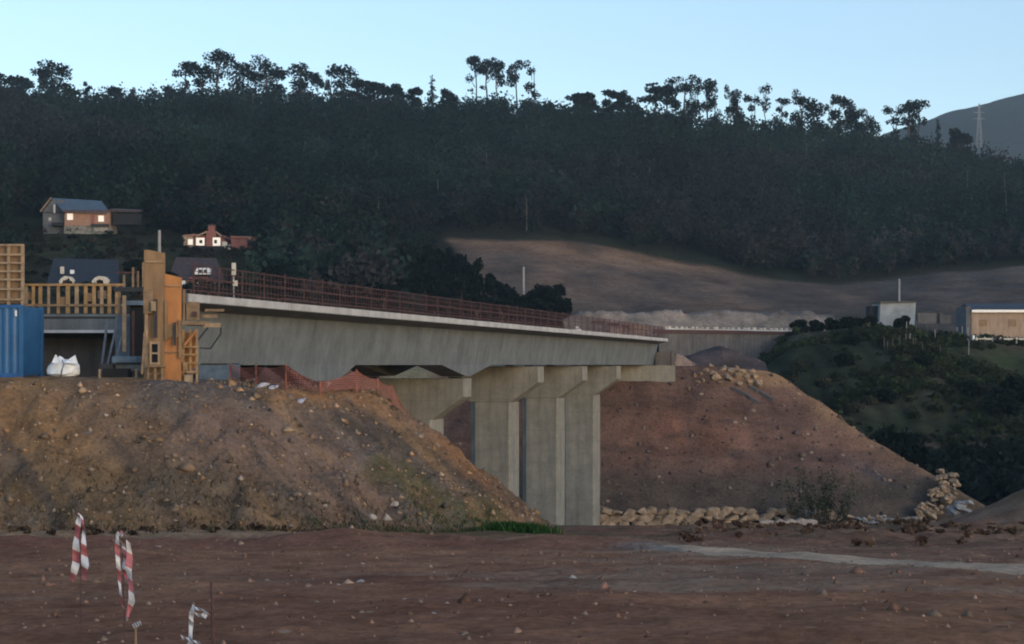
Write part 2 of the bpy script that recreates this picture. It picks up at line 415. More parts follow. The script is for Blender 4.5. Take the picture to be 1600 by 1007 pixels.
# ---- spoil mound
ys = np.concatenate([np.linspace(42, 64, 330), np.linspace(64.3, 110, 90)])
xs = np.concatenate([np.linspace(-70, -24, 60), np.linspace(-23.9, 8, 460)])
X, Y = np.meshgrid(xs, ys); Z = mound_h(X, Y)
P = lambda px, py: ((px-800)/51.5, EYE-(py-570)/51.5)
n1 = fbm(X*.35, Z*.5, 101); n2 = fbm(X*1.1, Y*1.1, 102); n3 = fbm(X*.3+Z*.3, Z*.9, 103)
c = lerpc((.265, .158, .086), (.22, .142, .088), n1+.5)
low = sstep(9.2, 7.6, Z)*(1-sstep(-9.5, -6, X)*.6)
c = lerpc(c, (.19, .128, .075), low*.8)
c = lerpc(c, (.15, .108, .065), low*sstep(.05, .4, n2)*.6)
g = segdist(X, Z, [P(250, 605), P(390, 660), P(540, 710), P(620, 760), P(700, 800)])
c = lerpc(c, (.15, .122, .108), (1-sstep(.55, 1.25, g+.5*n2))*.97)
g = segdist(X, Z, [P(330, 690), P(470, 720), P(560, 780)])
c = lerpc(c, (.25, .16, .12), (1-sstep(.4, 1.5, g+.7*n1))*.7)
g = segdist(X, Z, [P(520, 660), P(640, 710), P(720, 760), P(800, 800)])
c = lerpc(c, (.085, .07, .06), (1-sstep(.1, .55, g+.35*n2))*.85)
g = segdist(X, Z, [P(590, 740), P(680, 790), P(760, 815)])
c = lerpc(c, (.12, .105, .05), (1-sstep(.2, .8, g+.5*n2))*.8)
g = segdist(X, Z, [P(430, 600), P(560, 620), P(640, 660), P(720, 730), P(860, 820)])
c = lerpc(c, (.32, .165, .085), (1-sstep(.2, .75, g+.4*n2))*.8)
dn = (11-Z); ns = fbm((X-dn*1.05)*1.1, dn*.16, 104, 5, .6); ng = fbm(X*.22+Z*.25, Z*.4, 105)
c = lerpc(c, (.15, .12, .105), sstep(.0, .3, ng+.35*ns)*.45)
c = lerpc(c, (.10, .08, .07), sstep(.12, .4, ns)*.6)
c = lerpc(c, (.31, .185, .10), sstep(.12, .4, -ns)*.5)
c = lerpc(c, (.10, .078, .062), sstep(.42, .75, n2+.3*n3)*.5)
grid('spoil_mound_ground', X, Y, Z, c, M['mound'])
# ---- approach embankment
xs = np.linspace(-60, 62, 420); ys = np.concatenate([np.linspace(134, 158, 150), np.linspace(158.5, 215, 60)])
X, Y = np.meshgrid(xs, ys); Z = emb_h(X, Y)
n1 = fbm(X*.08, Z*.25, 111); n2 = fbm(X*.35, Z*.8, 112); n3 = fbm(X*.5, Z*.12, 113)
c = lerpc((.135, .080, .064), (.18, .104, .078), n3+.5)
c = lerpc(c, (.105, .075, .07), sstep(0, .4, n1)*.8)
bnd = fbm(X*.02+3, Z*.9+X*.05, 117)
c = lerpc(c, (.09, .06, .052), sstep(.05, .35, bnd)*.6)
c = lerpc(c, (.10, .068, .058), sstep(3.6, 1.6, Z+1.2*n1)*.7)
red = np.exp(-(((X-16)/4)**2+((Z-5.6)/2.1)**2))
c = lerpc(c, (.26, .10, .055), red*(.35+.4*n3))
tan = sstep(8.6, 10.4, Z)*sstep(17.5, 22, X)+sstep(4, 0, np.abs(Z-(11.2-.62*(X-24))))*sstep(25, 28, X)*.8
c = lerpc(c, (.30, .18, .10), np.clip(tan, 0, 1)*.85)
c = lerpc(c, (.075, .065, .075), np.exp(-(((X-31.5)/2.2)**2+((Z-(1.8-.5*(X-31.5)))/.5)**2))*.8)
c = lerpc(c, (.30, .26, .16), np.exp(-(((X+9.5)/2.4)**4))*sstep(9.6, 10.2, Z)*.9)
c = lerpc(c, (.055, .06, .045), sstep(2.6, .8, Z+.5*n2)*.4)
c = lerpc(c, (.06, .05, .05), sstep(.35, .7, n2)*.5)
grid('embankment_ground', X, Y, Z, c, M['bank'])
# ---- grassy knoll
u = np.linspace(.11, .75, 200); ys = np.linspace(158, 300, 150)
X, Y = fan(u, ys); Z = knoll_h(X, Y)
n1 = fbm(X*.06, Y*.06, 121); n2 = fbm(X*.3, Y*.12, 122); pxx = CX+F*X/Y
c = lerpc((.026, .033, .021), (.045, .048, .030), n1+.5+.6*n2)
c = lerpc(c, (.07, .058, .046), sstep(.25, .6, fbm(X*.04, Y*.2, 126))*.5)
c = c*(1+.28*np.sin(X*2.4+2*n1))[..., None]
c = lerpc(c, (.075, .065, .05), sstep(.2, .6, n2)*.6)
c = lerpc(c, (.13, .075, .055), np.exp(-(((pxx-1590)/50)**2+((Y-226)/6)**2))*1.0)
c = lerpc(c, (.05, .065, .03), np.exp(-(((pxx-1570)/28)**2+((Y-208)/9)**2)))
c = lerpc(c, (.09, .075, .065), sstep(238, 246, Y)*.8)
c = lerpc(c, (.11, .08, .062), np.exp(-(((Y-178)/3)**2))*.6*sstep(1400, 1460, pxx))
grid('grassy_ground', X, Y, Z, c, M['hill'])
# ---- hillside
def cut_mask(X, Y):
    px = CX+F*X/Y
    left = np.interp(Y, [285, 300, 380], [800, 760, 688])
    return sstep(0, 14, px-left)*sstep(250, 262, Y)*(1-sstep(376, 383, Y+3*fbm(X*.06, Y*.06, 64)))
u = np.linspace(-.62, .62, 560); ys = np.concatenate([np.linspace(150, 400, 170), np.linspace(403, 700, 90), np.linspace(710, 1300, 40)])
X, Y = fan(u, ys); Z = hill_h(X, Y); cm = cut_mask(X, Y); pxx = CX+F*X/Y
n1 = fbm(X*.02, Y*.02, 131); n2 = fbm(X*.12, Y*.03, 132); n3 = fbm(X*.05, Y*.05, 133)
c = lerpc((.018, .022, .015), (.030, .029, .02), n1+.5)
cutc = lerpc((.15, .105, .083), (.10, .079, .070), n2*1.3+.4+.6*fbm(X*.2, Y*.2, 135))
cutc = lerpc(cutc, (.23, .14, .09), sstep(350, 372, Y+10*n3)*(1-sstep(1050, 1180, pxx))*.75)
cutc = lerpc(cutc, (.10, .085, .078), sstep(1330, 1420, pxx)*.6)
cutc = lerpc(cutc, (.075, .064, .058), sstep(-.05, .35, fbm(X*.07, Y*.012, 136))*.7)
cutc = lerpc(cutc, (.05, .055, .05), sstep(318, 300, Y)*.35)
c = lerpc(c, (.055, .062, .034), np.exp(-(((pxx-150)/110)**2+((Y-282)/20)**2))*(.75+.5*n3))
c = lerpc(c, (.045, .04, .034), sstep(.1, .5, n2)*sstep(330, 250, Y)*(1-cm)*.7)
c = c*(1-cm[..., None])+cutc*cm[..., None]
grid('hillside', X, Y, Z, c, M['hill'])
# ---- far mountain
u = np.linspace(.1, .9, 220); ys = np.linspace(1500, 3200, 70)
X, Y = fan(u, ys); pxx = CX+F*X/Y
cz = z_of(np.interp(pxx, [1000, 1300, 1380, 1450, 1530, 1600, 1900, 2800], [360, 250, 222, 200, 182, 165, 122, 85]), 2600)
t = np.clip((Y-1500)/1100, 0, 1); back = np.clip((Y-2600)/600, 0, 1)
Z = -20+(cz+20)*np.sin(t*math.pi/2)**.9-back*130+22*fbm(X*.004, Y*.004, 141)*t*(1-sstep(2450, 2600, Y))+5*fbm(X*.02, Y*.02, 142)*t
n1 = fbm(X*.006, Y*.003, 143); n2 = fbm(X*.02, Y*.02, 144)
c = lerpc((.026, .032, .024), (.05, .046, .036), n1*1.2+.5+.3*n2)
grid('far_mountain', X, Y, Z, c, M['hill'])

# ------------------------------------------------------------------ foliage
def leaves(lobes, n, size, base, var=.3, seed=0, tri=False):
    """leaf clumps spread through ellipsoid lobes; returns verts, quads, colours"""
    g = np.random.default_rng(seed)
    L = np.asarray(lobes, float); vol = L[:, 3]*L[:, 4]*L[:, 5]; p = vol**.67; p /= p.sum()
    k = g.choice(len(L), n, p=p)
    d = g.normal(size=(n, 3)); d /= np.linalg.norm(d, axis=1)[:, None]
    r = g.random(n)**.4
    c = L[k, :3]+d*L[k, 3:6]*r[:, None]
    return quads(c, size*(.6+.8*g.random(n)), np.asarray(base)*np.exp(var*g.normal(size=(n, 1)))*np.ones(3), g)
def quads(c, s, col, g):
    n = len(c)
    a = g.normal(size=(n, 3)); a /= np.linalg.norm(a, axis=1)[:, None]
    b = np.cross(a, g.normal(size=(n, 3))); b /= np.linalg.norm(b, axis=1)[:, None]
    a = a*s[:, None]*.5; b = b*s[:, None]*.36
    V = np.stack([c-a-b*.6, c+b*.9-a*.2, c+a+b*.5, c-b+a*.2], 1).reshape(-1, 3)
    Fq = np.arange(4*n).reshape(n, 4)
    return V, Fq, np.repeat(col, 4, 0)

# ---- the wood on the hillside (nobody could count it)
HOUSES = [(118, 300, 13), (335, 292, 11), (375, 292, 7), (128, 250, 12), (310, 262, 10)]
def build_forest():
    g = np.random.default_rng(5)
    N = 8200
    Yt = 240+(g.random(N)**.85)*400; px = -190+g.random(N)*2000; Xt = (px-CX)/F*Yt
    ok = (cut_mask(Xt, Yt) < .1) & (cut_mask(Xt, Yt-1.0) < .6)
    ok &= ~((px > 668) & (Yt < 385))
    ok &= ~((px > 640) & (Yt < 300))
    for hp, hY, rad in HOUSES:
        hx = WX(hp, hY)
        ok &= ~((np.abs(Xt-hx) < rad) & (Yt > hY-34) & (Yt < hY+10))
        ok &= ~((np.abs(Xt-hx) < rad*.8) & (Yt > hY-55) & (Yt < hY+10) & (g.random(N) < .7))
    ok &= ~((px > 100) & (px < 245) & (Yt > 262) & (Yt < 312))
    Xt, Yt, px = Xt[ok], Yt[ok], px[ok]; n = len(Xt)
    Zt = hill_h(Xt, Yt)
    crest = sstep(590, 625, Yt)
    den = vnoise(Xt*.03, Yt*.03, 151)
    h = (4.0+8.0*g.random(n)**1.6+3*den)*(1-.55*crest)
    h *= np.where(Yt < 330, .8, 1)
    low = np.clip(sstep(430, 390, Yt)*sstep(600, 850, px)+sstep(370, 300, Yt)*.5, 0, 1)
    h = h*(1-.35*low)
    h = h*(1+.5*crest*(((px > 265) & (px < 640)) | ((px > 1010) & (px < 1370)) | (px < 125)))
    w = h*(.24+.22*g.random(n))
    kind = vnoise(Xt*.018+9, Yt*.022, 152)
    base = np.where((kind > .66)[:, None], (.018, .0175, .016), np.where((kind > .42)[:, None], (.0125, .0195, .0145), (.0095, .0165, .0135)))
    brown = (g.random(n) < low*.55); base = np.where(brown[:, None], (.025, .021, .0195), base)
    base = base*np.exp(.24*g.normal(size=(n, 1)))*(.75+.9*vnoise(Xt*.022+3, Yt*.016, 153))[:, None]*1.4
    K = 92
    C = []; S = []; Cc = []
    for q in range(K):
        lob = g.normal(size=(n, 3)); lob /= np.linalg.norm(lob, axis=1)[:, None]
        rr = (g.random(n)**.35)[:, None]
        # egg-shaped crowns with an uneven outline
        sc = np.stack([w, w, h*.42], 1)*(1+.3*g.normal(size=(n, 1))*.6)
        c = np.stack([Xt, Yt, Zt+h*.58], 1)+lob*rr*sc
        C.append(c); S.append(.5+.5*g.random(n)); Cc.append(base*np.exp(.10*g.normal(size=(n, 1))))
    V, Fq, cc = quads(np.concatenate(C), np.concatenate(S)*1.35, np.concatenate(Cc)*np.array([.84, 1.0, 1.12]), g)
    o = meshnp('hillside_wood', V, Fq, M['leaf'], cc)
    tag(o, 'dark mixed pine and scrub wood covering the whole hillside', 'wood', kind='stuff')
    # pale stems between the crowns
    m = MB()
    idx = g.choice(n, 150, replace=False)
    for i in idx:
        if 330 < Yt[i] < 600:
            m.tube((Xt[i], Yt[i]-w[i]*.8, Zt[i]-.3), (Xt[i]+g.normal()*.3, Yt[i]-w[i]*.8, Zt[i]+h[i]*.85), .16, .06, 3, False)
    o = m.build('bare_stems', M['palebark']); tag(o, 'thin pale bare stems scattered through the hillside wood', 'tree stems', kind='stuff')
build_forest()

# ---- tree prototypes
def limb(m, p0, p1, r0, r1, n=5, bend=.08, g=random):
    p0, p1 = Vector(p0), Vector(p1); L = (p1-p0).length
    prev = p0; pr = r0
    for k in range(1, 4):
        t = k/3; q = p0.lerp(p1, t)+(Vector((g.uniform(-1, 1), g.uniform(-1, 1), 0))*L*bend*(1 if k < 3 else 0))
        rr = r0+(r1-r0)*t; m.tube(prev, q, pr, rr, n, k == 3); prev = q; pr = rr
def tree_mesh(kind, seed):
    """unit tree, 1 m tall scaled later; returns trunk MB, lobes"""
    g = random.Random(seed); m = MB(); lobes = []
    if kind == 'pine':         # bare leaning stem, broad ragged crown on top
        lean = g.uniform(-.05, .05)
        top = Vector((lean, g.uniform(-.03, .03), .80)); limb(m, (0, 0, -.08), top, .02, .009, 6, .03, g)
        for k in range(g.randint(6, 8)):
            a = g.uniform(0, 6.28); z = g.uniform(.60, .90); rr = g.uniform(.03, .17)*(1.25-(z-.6)*1.8)
            c = Vector((lean+math.cos(a)*rr, math.sin(a)*rr, z))
            lobes.append((*c, g.uniform(.09, .14), g.uniform(.09, .14), g.uniform(.055, .09)))
            limb(m, (lean*.8, 0, z-.12), c, .007, .003, 4, .05, g)
        for k in range(g.randint(0, 2)):
            a = g.uniform(0, 6.28); z = g.uniform(.4, .58); c = (lean+math.cos(a)*.1, math.sin(a)*.1, z)
            lobes.append((*c, .05, .05, .03)); limb(m, (lean*.6, 0, z-.05), c, .005, .002, 4, .05, g)
    elif kind == 'full':       # crown reaching low down
        limb(m, (0, 0, -.08), (g.uniform(-.04, .04), 0, .75), .025, .01, 6, .03, g)
        for k in range(11):
            a = g.uniform(0, 6.28); z = g.uniform(.26, .9); rr = .17*math.sqrt(max(.05, 1-((z-.5)/.48)**2))*g.uniform(.3, 1)
            lobes.append((math.cos(a)*rr, math.sin(a)*rr, z, g.uniform(.09, .15), g.uniform(.09, .15), g.uniform(.07, .11)))
            limb(m, (0, 0, z-.1), lobes[-1][:3], .008, .003, 4, .05, g)
    elif kind == 'thin':       # sparse, see-through
        limb(m, (0, 0, -.08), (g.uniform(-.06, .06), 0, .9), .014, .005, 5, .04, g)
        for k in range(9):
            a = g.uniform(0, 6.28); z = g.uniform(.3, .96); rr = g.uniform(.05, .18)*(1.2-z*.6)
            lobes.append((math.cos(a)*rr, math.sin(a)*rr, z, g.uniform(.06, .10), g.uniform(.06, .10), g.uniform(.05, .085)))
            limb(m, (0, 0, z-.14), lobes[-1][:3], .006, .002, 4, .05, g)
    elif kind == 'cone':
        limb(m, (0, 0, -.08), (0, 0, .95), .02, .004, 5, .01, g)
        for k in range(12):
            z = .18+k*.068; rr = .17*(1-z)+.02; a = k*2.4
            lobes.append((math.cos(a)*rr*.5, math.sin(a)*rr*.5, z, rr+.02, rr+.02, .05))
    elif kind == 'round':
        limb(m, (0, 0, -.1), (0, 0, .5), .04, .02, 6, .03, g)
        for k in range(16):
            a = g.uniform(0, 6.28); z = g.uniform(.22, .86); rr = .34*math.sqrt(max(.05, 1-((z-.5)/.5)**2))*g.uniform(.4, 1)
            lobes.append((math.cos(a)*rr, math.sin(a)*rr, z, g.uniform(.12, .19), g.uniform(.12, .19), g.uniform(.09, .14)))
            limb(m, (0, 0, z*.5), lobes[-1][:3], .012, .004, 4, .05, g)
    return m, lobes
PROTO = {}
def tree(name, kind, seed, x, y, z, h, wfac, label, cat, group=None, col=(.010, .0155, .0135), dens=1.0, leafm=.75):
    key = (kind, seed, round(h/4))
    if key not in PROTO:
        m, lobes = tree_mesh(kind, seed)
        for v in m.v: v *= h
        L = [tuple(c*h for c in l) for l in lobes]
        n = int({'pine': 900, 'full': 1500, 'thin': 620, 'cone': 600, 'round': 1300}[kind]*dens)
        s = .8 if h > 8 else .5
        V, Fq, cc = leaves(L, n, s*leafm/.75, col, .3, seed)
        root = empty(name, (x, y, z), label, cat, group)
        for v in m.v: v += Vector((x, y, z))
        m.build('trunk', M['bark'], root)
        meshnp('crown', V, Fq, M['leaf'], cc, parent=root)
        root.scale = (wfac, wfac, 1); PROTO[key] = (root, h)
    else:
        pr, ph = PROTO[key]; root = copy_tree(pr); root.location = (x, y, z)
        s = h/ph; root.scale = (wfac*s, wfac*s, s); root['label'] = label
        for t in ('group',):
            if group: root[t] = group
        root['category'] = cat
    root.rotation_euler = (0, 0, (seed*1.7+x*.37) % 6.28)
    return root
SKY = [
 ('left', 'at the left end of the ridge', [(2, 112, 148, 26, 'full'), (34, 114, 148, 32, 'full'), (63, 102, 152, 30, 'pine'), (88, 92, 152, 38, 'full'), (110, 128, 154, 22, 'full'), (138, 128, 156, 14, 'thin'), (184, 136, 160, 18, 'full'), (208, 136, 160, 14, 'cone')]),
 ('tall', 'in the tall left clump on the ridge', [(272, 134, 158, 18, 'full'), (293, 90, 150, 34, 'pine'), (318, 92, 150, 30, 'full'), (344, 77, 152, 40, 'full'), (371, 88, 154, 34, 'full'), (394, 92, 155, 28, 'full'), (417, 83, 155, 34, 'full'), (436, 104, 156, 22, 'full'), (469, 94, 157, 44, 'full'), (492, 106, 157, 22, 'pine'), (516, 96, 156, 22, 'thin'), (535, 90, 155, 34, 'full'), (556, 116, 156, 26, 'full'), (580, 126, 156, 22, 'full'), (604, 124, 156, 30, 'full'), (622, 128, 154, 20, 'full')]),
 ('small', 'left of the five lone ridge pines', [(650, 138, 156, 20, 'full'), (676, 120, 154, 16, 'cone'), (700, 136, 152, 22, 'full')]),
 ('five', 'of the five lone ridge pines', [(744, 77, 146, 30, 'pine'), (763, 86, 146, 32, 'pine'), (778, 92, 146, 28, 'pine'), (809, 89, 145, 28, 'pine'), (831, 95, 147, 28, 'thin')]),
 ('mid', 'on the ridge just right of the lone pines', [(905, 141, 160, 32, 'full'), (922, 146, 161, 22, 'full'), (952, 142, 164, 26, 'full'), (972, 138, 165, 22, 'full'), (992, 146, 168, 20, 'full')]),
 ('right', 'in the long right row on the ridge', [(1022, 128, 172, 48, 'pine'), (1040, 132, 173, 26, 'full'), (1056, 116, 174, 28, 'thin'), (1072, 113, 176, 28, 'full'), (1088, 122, 177, 22, 'thin'), (1107, 114, 180, 24, 'full'), (1118, 124, 181, 18, 'thin'), (1140, 132, 183, 22, 'thin'), (1152, 134, 184, 22, 'full'), (1176, 138, 187, 26, 'thin'), (1197, 127, 189, 26, 'thin'), (1222, 148, 190, 24, 'thin'), (1248, 136, 193, 20, 'full'), (1274, 142, 196, 32, 'full'), (1296, 150, 198, 22, 'thin'), (1312, 146, 200, 28, 'full'), (1334, 152, 203, 26, 'full'), (1352, 166, 205, 26, 'full')]),
 ('end', 'in front of the far mountain', [(1396, 156, 214, 32, 'thin'), (1414, 158, 217, 30, 'full'), (1436, 150, 219, 30, 'thin'), (1469, 182, 226, 12, 'cone'), (1498, 196, 234, 22, 'full'), (1512, 204, 236, 22, 'full')]),
]
ORD = ['first', 'second', 'third', 'fourth', 'fifth', 'sixth', 'seventh', 'eighth', 'ninth', 'tenth', 'eleventh', 'twelfth', 'thirteenth', 'fourteenth', 'fifteenth', 'sixteenth', 'seventeenth', 'eighteenth']
KN = {'pine': ('pine_tree', 'bare stemmed pine', 'pine'), 'full': ('ridge_tree', 'dense dark tree', 'tree'), 'thin': ('sparse_tree', 'sparse see-through tree', 'tree'), 'cone': ('conifer_tree', 'small pointed conifer', 'conifer')}
WID = {'pine': .36, 'full': .31, 'thin': .32, 'cone': .28}
i = 0
for cl, where, lst in SKY:
    for k, (px, ty, by, wd, kd) in enumerate(lst):
        Yd = 612; h = (by-ty)/F*Yd+2.0; x = WX(px, Yd); z = float(hill_h(x, Yd))-1.0
        h = WZ(ty, Yd)-z
        wf = (wd/F*Yd)/(h*WID[kd])
        nm, what, cat = KN[kd]
        tree(nm, kd, i % 9+(20 if kd == 'pine' else 0), x, Yd+random.uniform(-6, 6), z, h, min(max(wf, .6), 1.55), f'{what}, {ORD[k]} from the left {where}', cat, None, dens=.9 if kd != 'full' else 1.0, leafm=.8)
        i += 1
# dark round trees in front of the bare cut slope (they step down to the right)
lst = [(560, 420, 252, 30), (585, 405, 262, 34), (612, 392, 270, 38), (640, 378, 276, 40), (668, 376, 282, 38), (690, 382, 286, 34), (712, 390, 284, 32), (735, 402, 278, 36), (560, 455, 240, 34),
       (600, 440, 245, 36), (640, 430, 250, 38), (680, 425, 252, 36), (722, 425, 256, 36), (755, 420, 262, 34), (776, 432, 264, 30), (796, 442, 262, 28), (700, 455, 238, 34), (745, 456, 240, 36), (785, 460, 240, 34),
       (815, 455, 252, 32), (838, 440, 256, 40), (862, 440, 256, 40), (880, 462, 250, 24), (850, 470, 240, 34), (520, 440, 250, 34), (480, 432, 250, 34), (440, 425, 252, 34), (400, 415, 256, 30), (240, 398, 262, 36), (212, 402, 258, 36), (260, 420, 250, 34)]
for k, (px, ty, Yd, wd) in enumerate(lst):
    x = WX(px, Yd); z = top_h(x, Yd)-.6; h = WZ(ty, Yd)-z
    if h < 3.5: z = WZ(ty, Yd)-4; h = 4
    where = 'between the bridge railing and the bare slope' if px > 540 else ('behind the near end of the bridge railing' if px > 300 else 'below the orange brick house')
    tree('round_tree', 'round', 40+k % 4, x, Yd, z, h, min(2.2, (wd/F*Yd)*1.25/(h*.8)), 'dark round evergreen '+where, 'tree', 'dark evergreen trees '+where, col=(.009, .0145, .0125), leafm=1.0)

# ---- scrub on the grassy slope
def vtop(x, y):
    x = np.asarray(x, float); y = np.asarray(y, float); z = ground_h(x, y)
    z = np.where(y < 120, np.maximum(z, mound_h(x, y)), z)
    z = np.where((y > 120) & (y < 230), np.maximum(z, emb_h(x, y)), z)
    z = np.where((y > 150) & (y < 300), np.maximum(z, knoll_h(x, y)), z)
    return np.where(y > 150, np.maximum(z, hill_h(x, y)), z)
def scrub(name, area, n, hmin, hmax, cols, label, cat, leaf=.5, K=26, flat=.8, kindst='stuff', seed=9, clump=1):
    g = np.random.default_rng(seed); C = []; S = []; Cc = []
    x, y = area(g, n*clump)
    if clump > 1:
        k = np.argsort(-(vnoise(x*.12, y*.12, seed)+.5*vnoise(x*.4, y*.4, seed+1)+.35*g.random(n*clump)))[:n]; x, y = x[k], y[k]
    z = vtop(x, y)
    for i in range(n):
        h = hmin+(hmax-hmin)*g.random()**(1 if clump == 1 else 2); w = h*g.uniform(.5, .95); b = np.asarray(cols[g.integers(len(cols))])*math.exp(.25*g.normal())
        k = int(K*g.uniform(.6, 1.4)); d = g.normal(size=(k, 3)); d /= np.linalg.norm(d, axis=1)[:, None]
        c = np.array([x[i], y[i], z[i]+h*.45])+d*(g.random((k, 1))**.4)*np.array([w, w, h*.55*flat])
        C.append(c); S.append(leaf*(.6+.8*g.random(k))); Cc.append(b*np.exp(.18*g.normal(size=(k, 1))))
    V, Fq, cc = quads(np.concatenate(C), np.concatenate(S), np.concatenate(Cc), g)
    return tag(meshnp(name, V, Fq, M['leaf'], cc), label, cat, kind=kindst)
def area_px(x0, x1, Y0, Y1):
    def f(g, n):
        y = g.uniform(Y0, Y1, n); return WX(g.uniform(x0, x1, n), y), y
    return f
scrub('hillside_scrub', area_px(1190, 1680, 166, 232), 2400, .15, 1.4, [(.024, .036, .018), (.032, .044, .02), (.04, .04, .026)], 'low green scrub covering the slope below the white hut', 'scrub', .42, 34, clump=3)
scrub('dark_thicket', area_px(1380, 1700, 150, 172), 330, 2.0, 4.2, [(.009, .0155, .014), (.013, .020, .015)], 'very dark thicket at the foot of the green slope', 'thicket', .8, 60, seed=10)
scrub('garden_scrub', area_px(-20, 470, 236, 318), 420, .4, 1.9, [(.013, .020, .013), (.02, .026, .014), (.028, .023, .018)], 'dark scrub and hedges scattered between the houses on the hill', 'scrub', .5, 40, seed=17)
BUSH = [(1250, 500, 232, 2.6), (1275, 503, 230, 3.0), (1300, 506, 229, 2.8), (1325, 496, 230, 4.0), (1340, 520, 222, 4.6), (1330, 545, 212, 4.2), (1320, 575, 200, 4.0), (1360, 512, 226, 3.2), (1410, 516, 226, 2.6), (1440, 585, 198, 3.2), (1515, 600, 192, 4.2), (1570, 610, 186, 5.0), (1590, 590, 190, 4.5), (1385, 615, 188, 3.2)]
for k, (px, ty, Yd, h) in enumerate(BUSH):
    x = WX(px, Yd); z = top_h(x, Yd)-.3; h = max(1.8, min(6.0, WZ(ty, Yd)-z))
    tree('bush', 'round', 50+k % 3, x, Yd, z, h, 1.25, 'dark green bush, %s from the left on the green slope below the white hut' % ORD[k], 'bush', None, col=(.013, .021, .015), leafm=1.0)

# ------------------------------------------------------------------ bridge
A = Vector((WX(295, 56.7), 56.7, 0)); B = Vector((12.9, 148.6, 0))
T = (B-A).normalized(); NR = Vector((T.y, -T.x, 0))          # NR points to the near right side
def D(s, n, z): return A+T*(s if s > 22 else s+max(0, -n-1.7)*1.9*(1-s/22))+NR*n+Vector((0, 0, z))
WEBN = -1.6
def s_at(px, n=WEBN):
    p0 = D(0, n, 0); k = (px-CX)/F
    return (k*p0.y-p0.x)/(T.x-k*T.y)
bridge = empty('road_bridge', D(0, -4.6, 11.4), 'long grey concrete box girder road bridge under construction on four piers', 'bridge')
S_END = s_at(1022); S_SLAB = s_at(1046, 0)
m = MB()     # girder with the two deeper haunches
st = [(0, 11.38), (S_END, 11.38)]
dense = []
for (s0, z0), (s1, z1) in zip(st[:-1], st[1:]):
    k = max(1, int((s1-s0)/3))
    dense += [(s0+(s1-s0)*j/k, z0+(z1-z0)*j/k) for j in range(k)]
dense.append(st[-1])
vs = []
for s, zb in dense:
    vs += [D(s, -1.25, 13.34), D(s, WEBN, zb), D(s, -7.7, zb), D(s, -8.05, 13.34)]
fs = []
for j in range(len(dense)-1):
    a = 4*j; fs += [(a, a+1, a+5, a+4), (a+1, a+2, a+6, a+5), (a+2, a+3, a+7, a+6)]
fs += [(0, 3, 2, 1), tuple(4*(len(dense)-1)+q for q in (0, 1, 2, 3))]
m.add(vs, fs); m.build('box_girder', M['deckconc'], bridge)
for prof in ([(448, 11.379), (486, 10.68), (527, 10.68), (556, 11.379)], [(690, 11.379), (728, 10.74), (735, 10.74), (768, 11.379)]):
    for n0, n1 in ((-1.603, -3.1), (-6.2, -7.697)):      # the girder webs drop lower over each pier
        m = MB(); ss_ = [(s_at(p), z) for p, z in prof]; k = len(ss_)
        m.add([D(a, n0, z) for a, z in ss_]+[D(a, n1, z) for a, z in ss_], [tuple(range(k)), tuple(range(2*k-1, k-1, -1))]+[(i, k+i, k+(i+1) % k, (i+1) % k) for i in range(k)])
        m.build('haunch', M['deckconc'], bridge)
m = MB(); poly = [D(0, q[0], q[1]) for q in ((-.06, 13.78), (-.06, 13.52), (-1.2, 13.33), (-8.1, 13.33), (-9.24, 13.52), (-9.24, 13.78))]
poly2 = [D(S_SLAB, q[0], q[1]) for q in ((-.06, 13.78), (-.06, 13.52), (-1.2, 13.33), (-8.1, 13.33), (-9.24, 13.52), (-9.24, 13.78))]
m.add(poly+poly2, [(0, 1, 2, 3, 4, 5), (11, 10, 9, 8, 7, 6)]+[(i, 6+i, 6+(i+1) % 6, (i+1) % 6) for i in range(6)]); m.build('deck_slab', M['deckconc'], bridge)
for nn in (0, -9.3):
    m = MB(); ss = 0
    while ss < S_SLAB-1:
        L = min(4.6, S_SLAB-ss)
        w = .055
        p = [D(ss+.015, nn, 13.82+random.uniform(-.006, .006)), D(ss+.015, nn, 13.545+random.uniform(-.008, .008)), D(ss+.015, nn-w if nn == 0 else nn+w, 13.545), D(ss+.015, nn-w if nn == 0 else nn+w, 13.82)]
        e = min(ss+L-.015, S_SLAB); p2 = [D(e, *((v-A-Vector((0, 0, v.z))).dot(NR), v.z)) for v in p]; m.add(p+p2, [(0, 1, 2, 3), (7, 6, 5, 4)]+[(i, 4+i, 4+(i+1) % 4, (i+1) % 4) for i in range(4)]); ss += L
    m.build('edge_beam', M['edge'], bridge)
m = MB(); m.prism([D(S_END, -1.9, 13.3), D(S_END, -2.1, 11.5), D(S_END, -7.3, 11.5), D(S_END, -7.6, 13.3)], T*1.1); m.build('end_diaphragm', M['pierconc'], bridge)
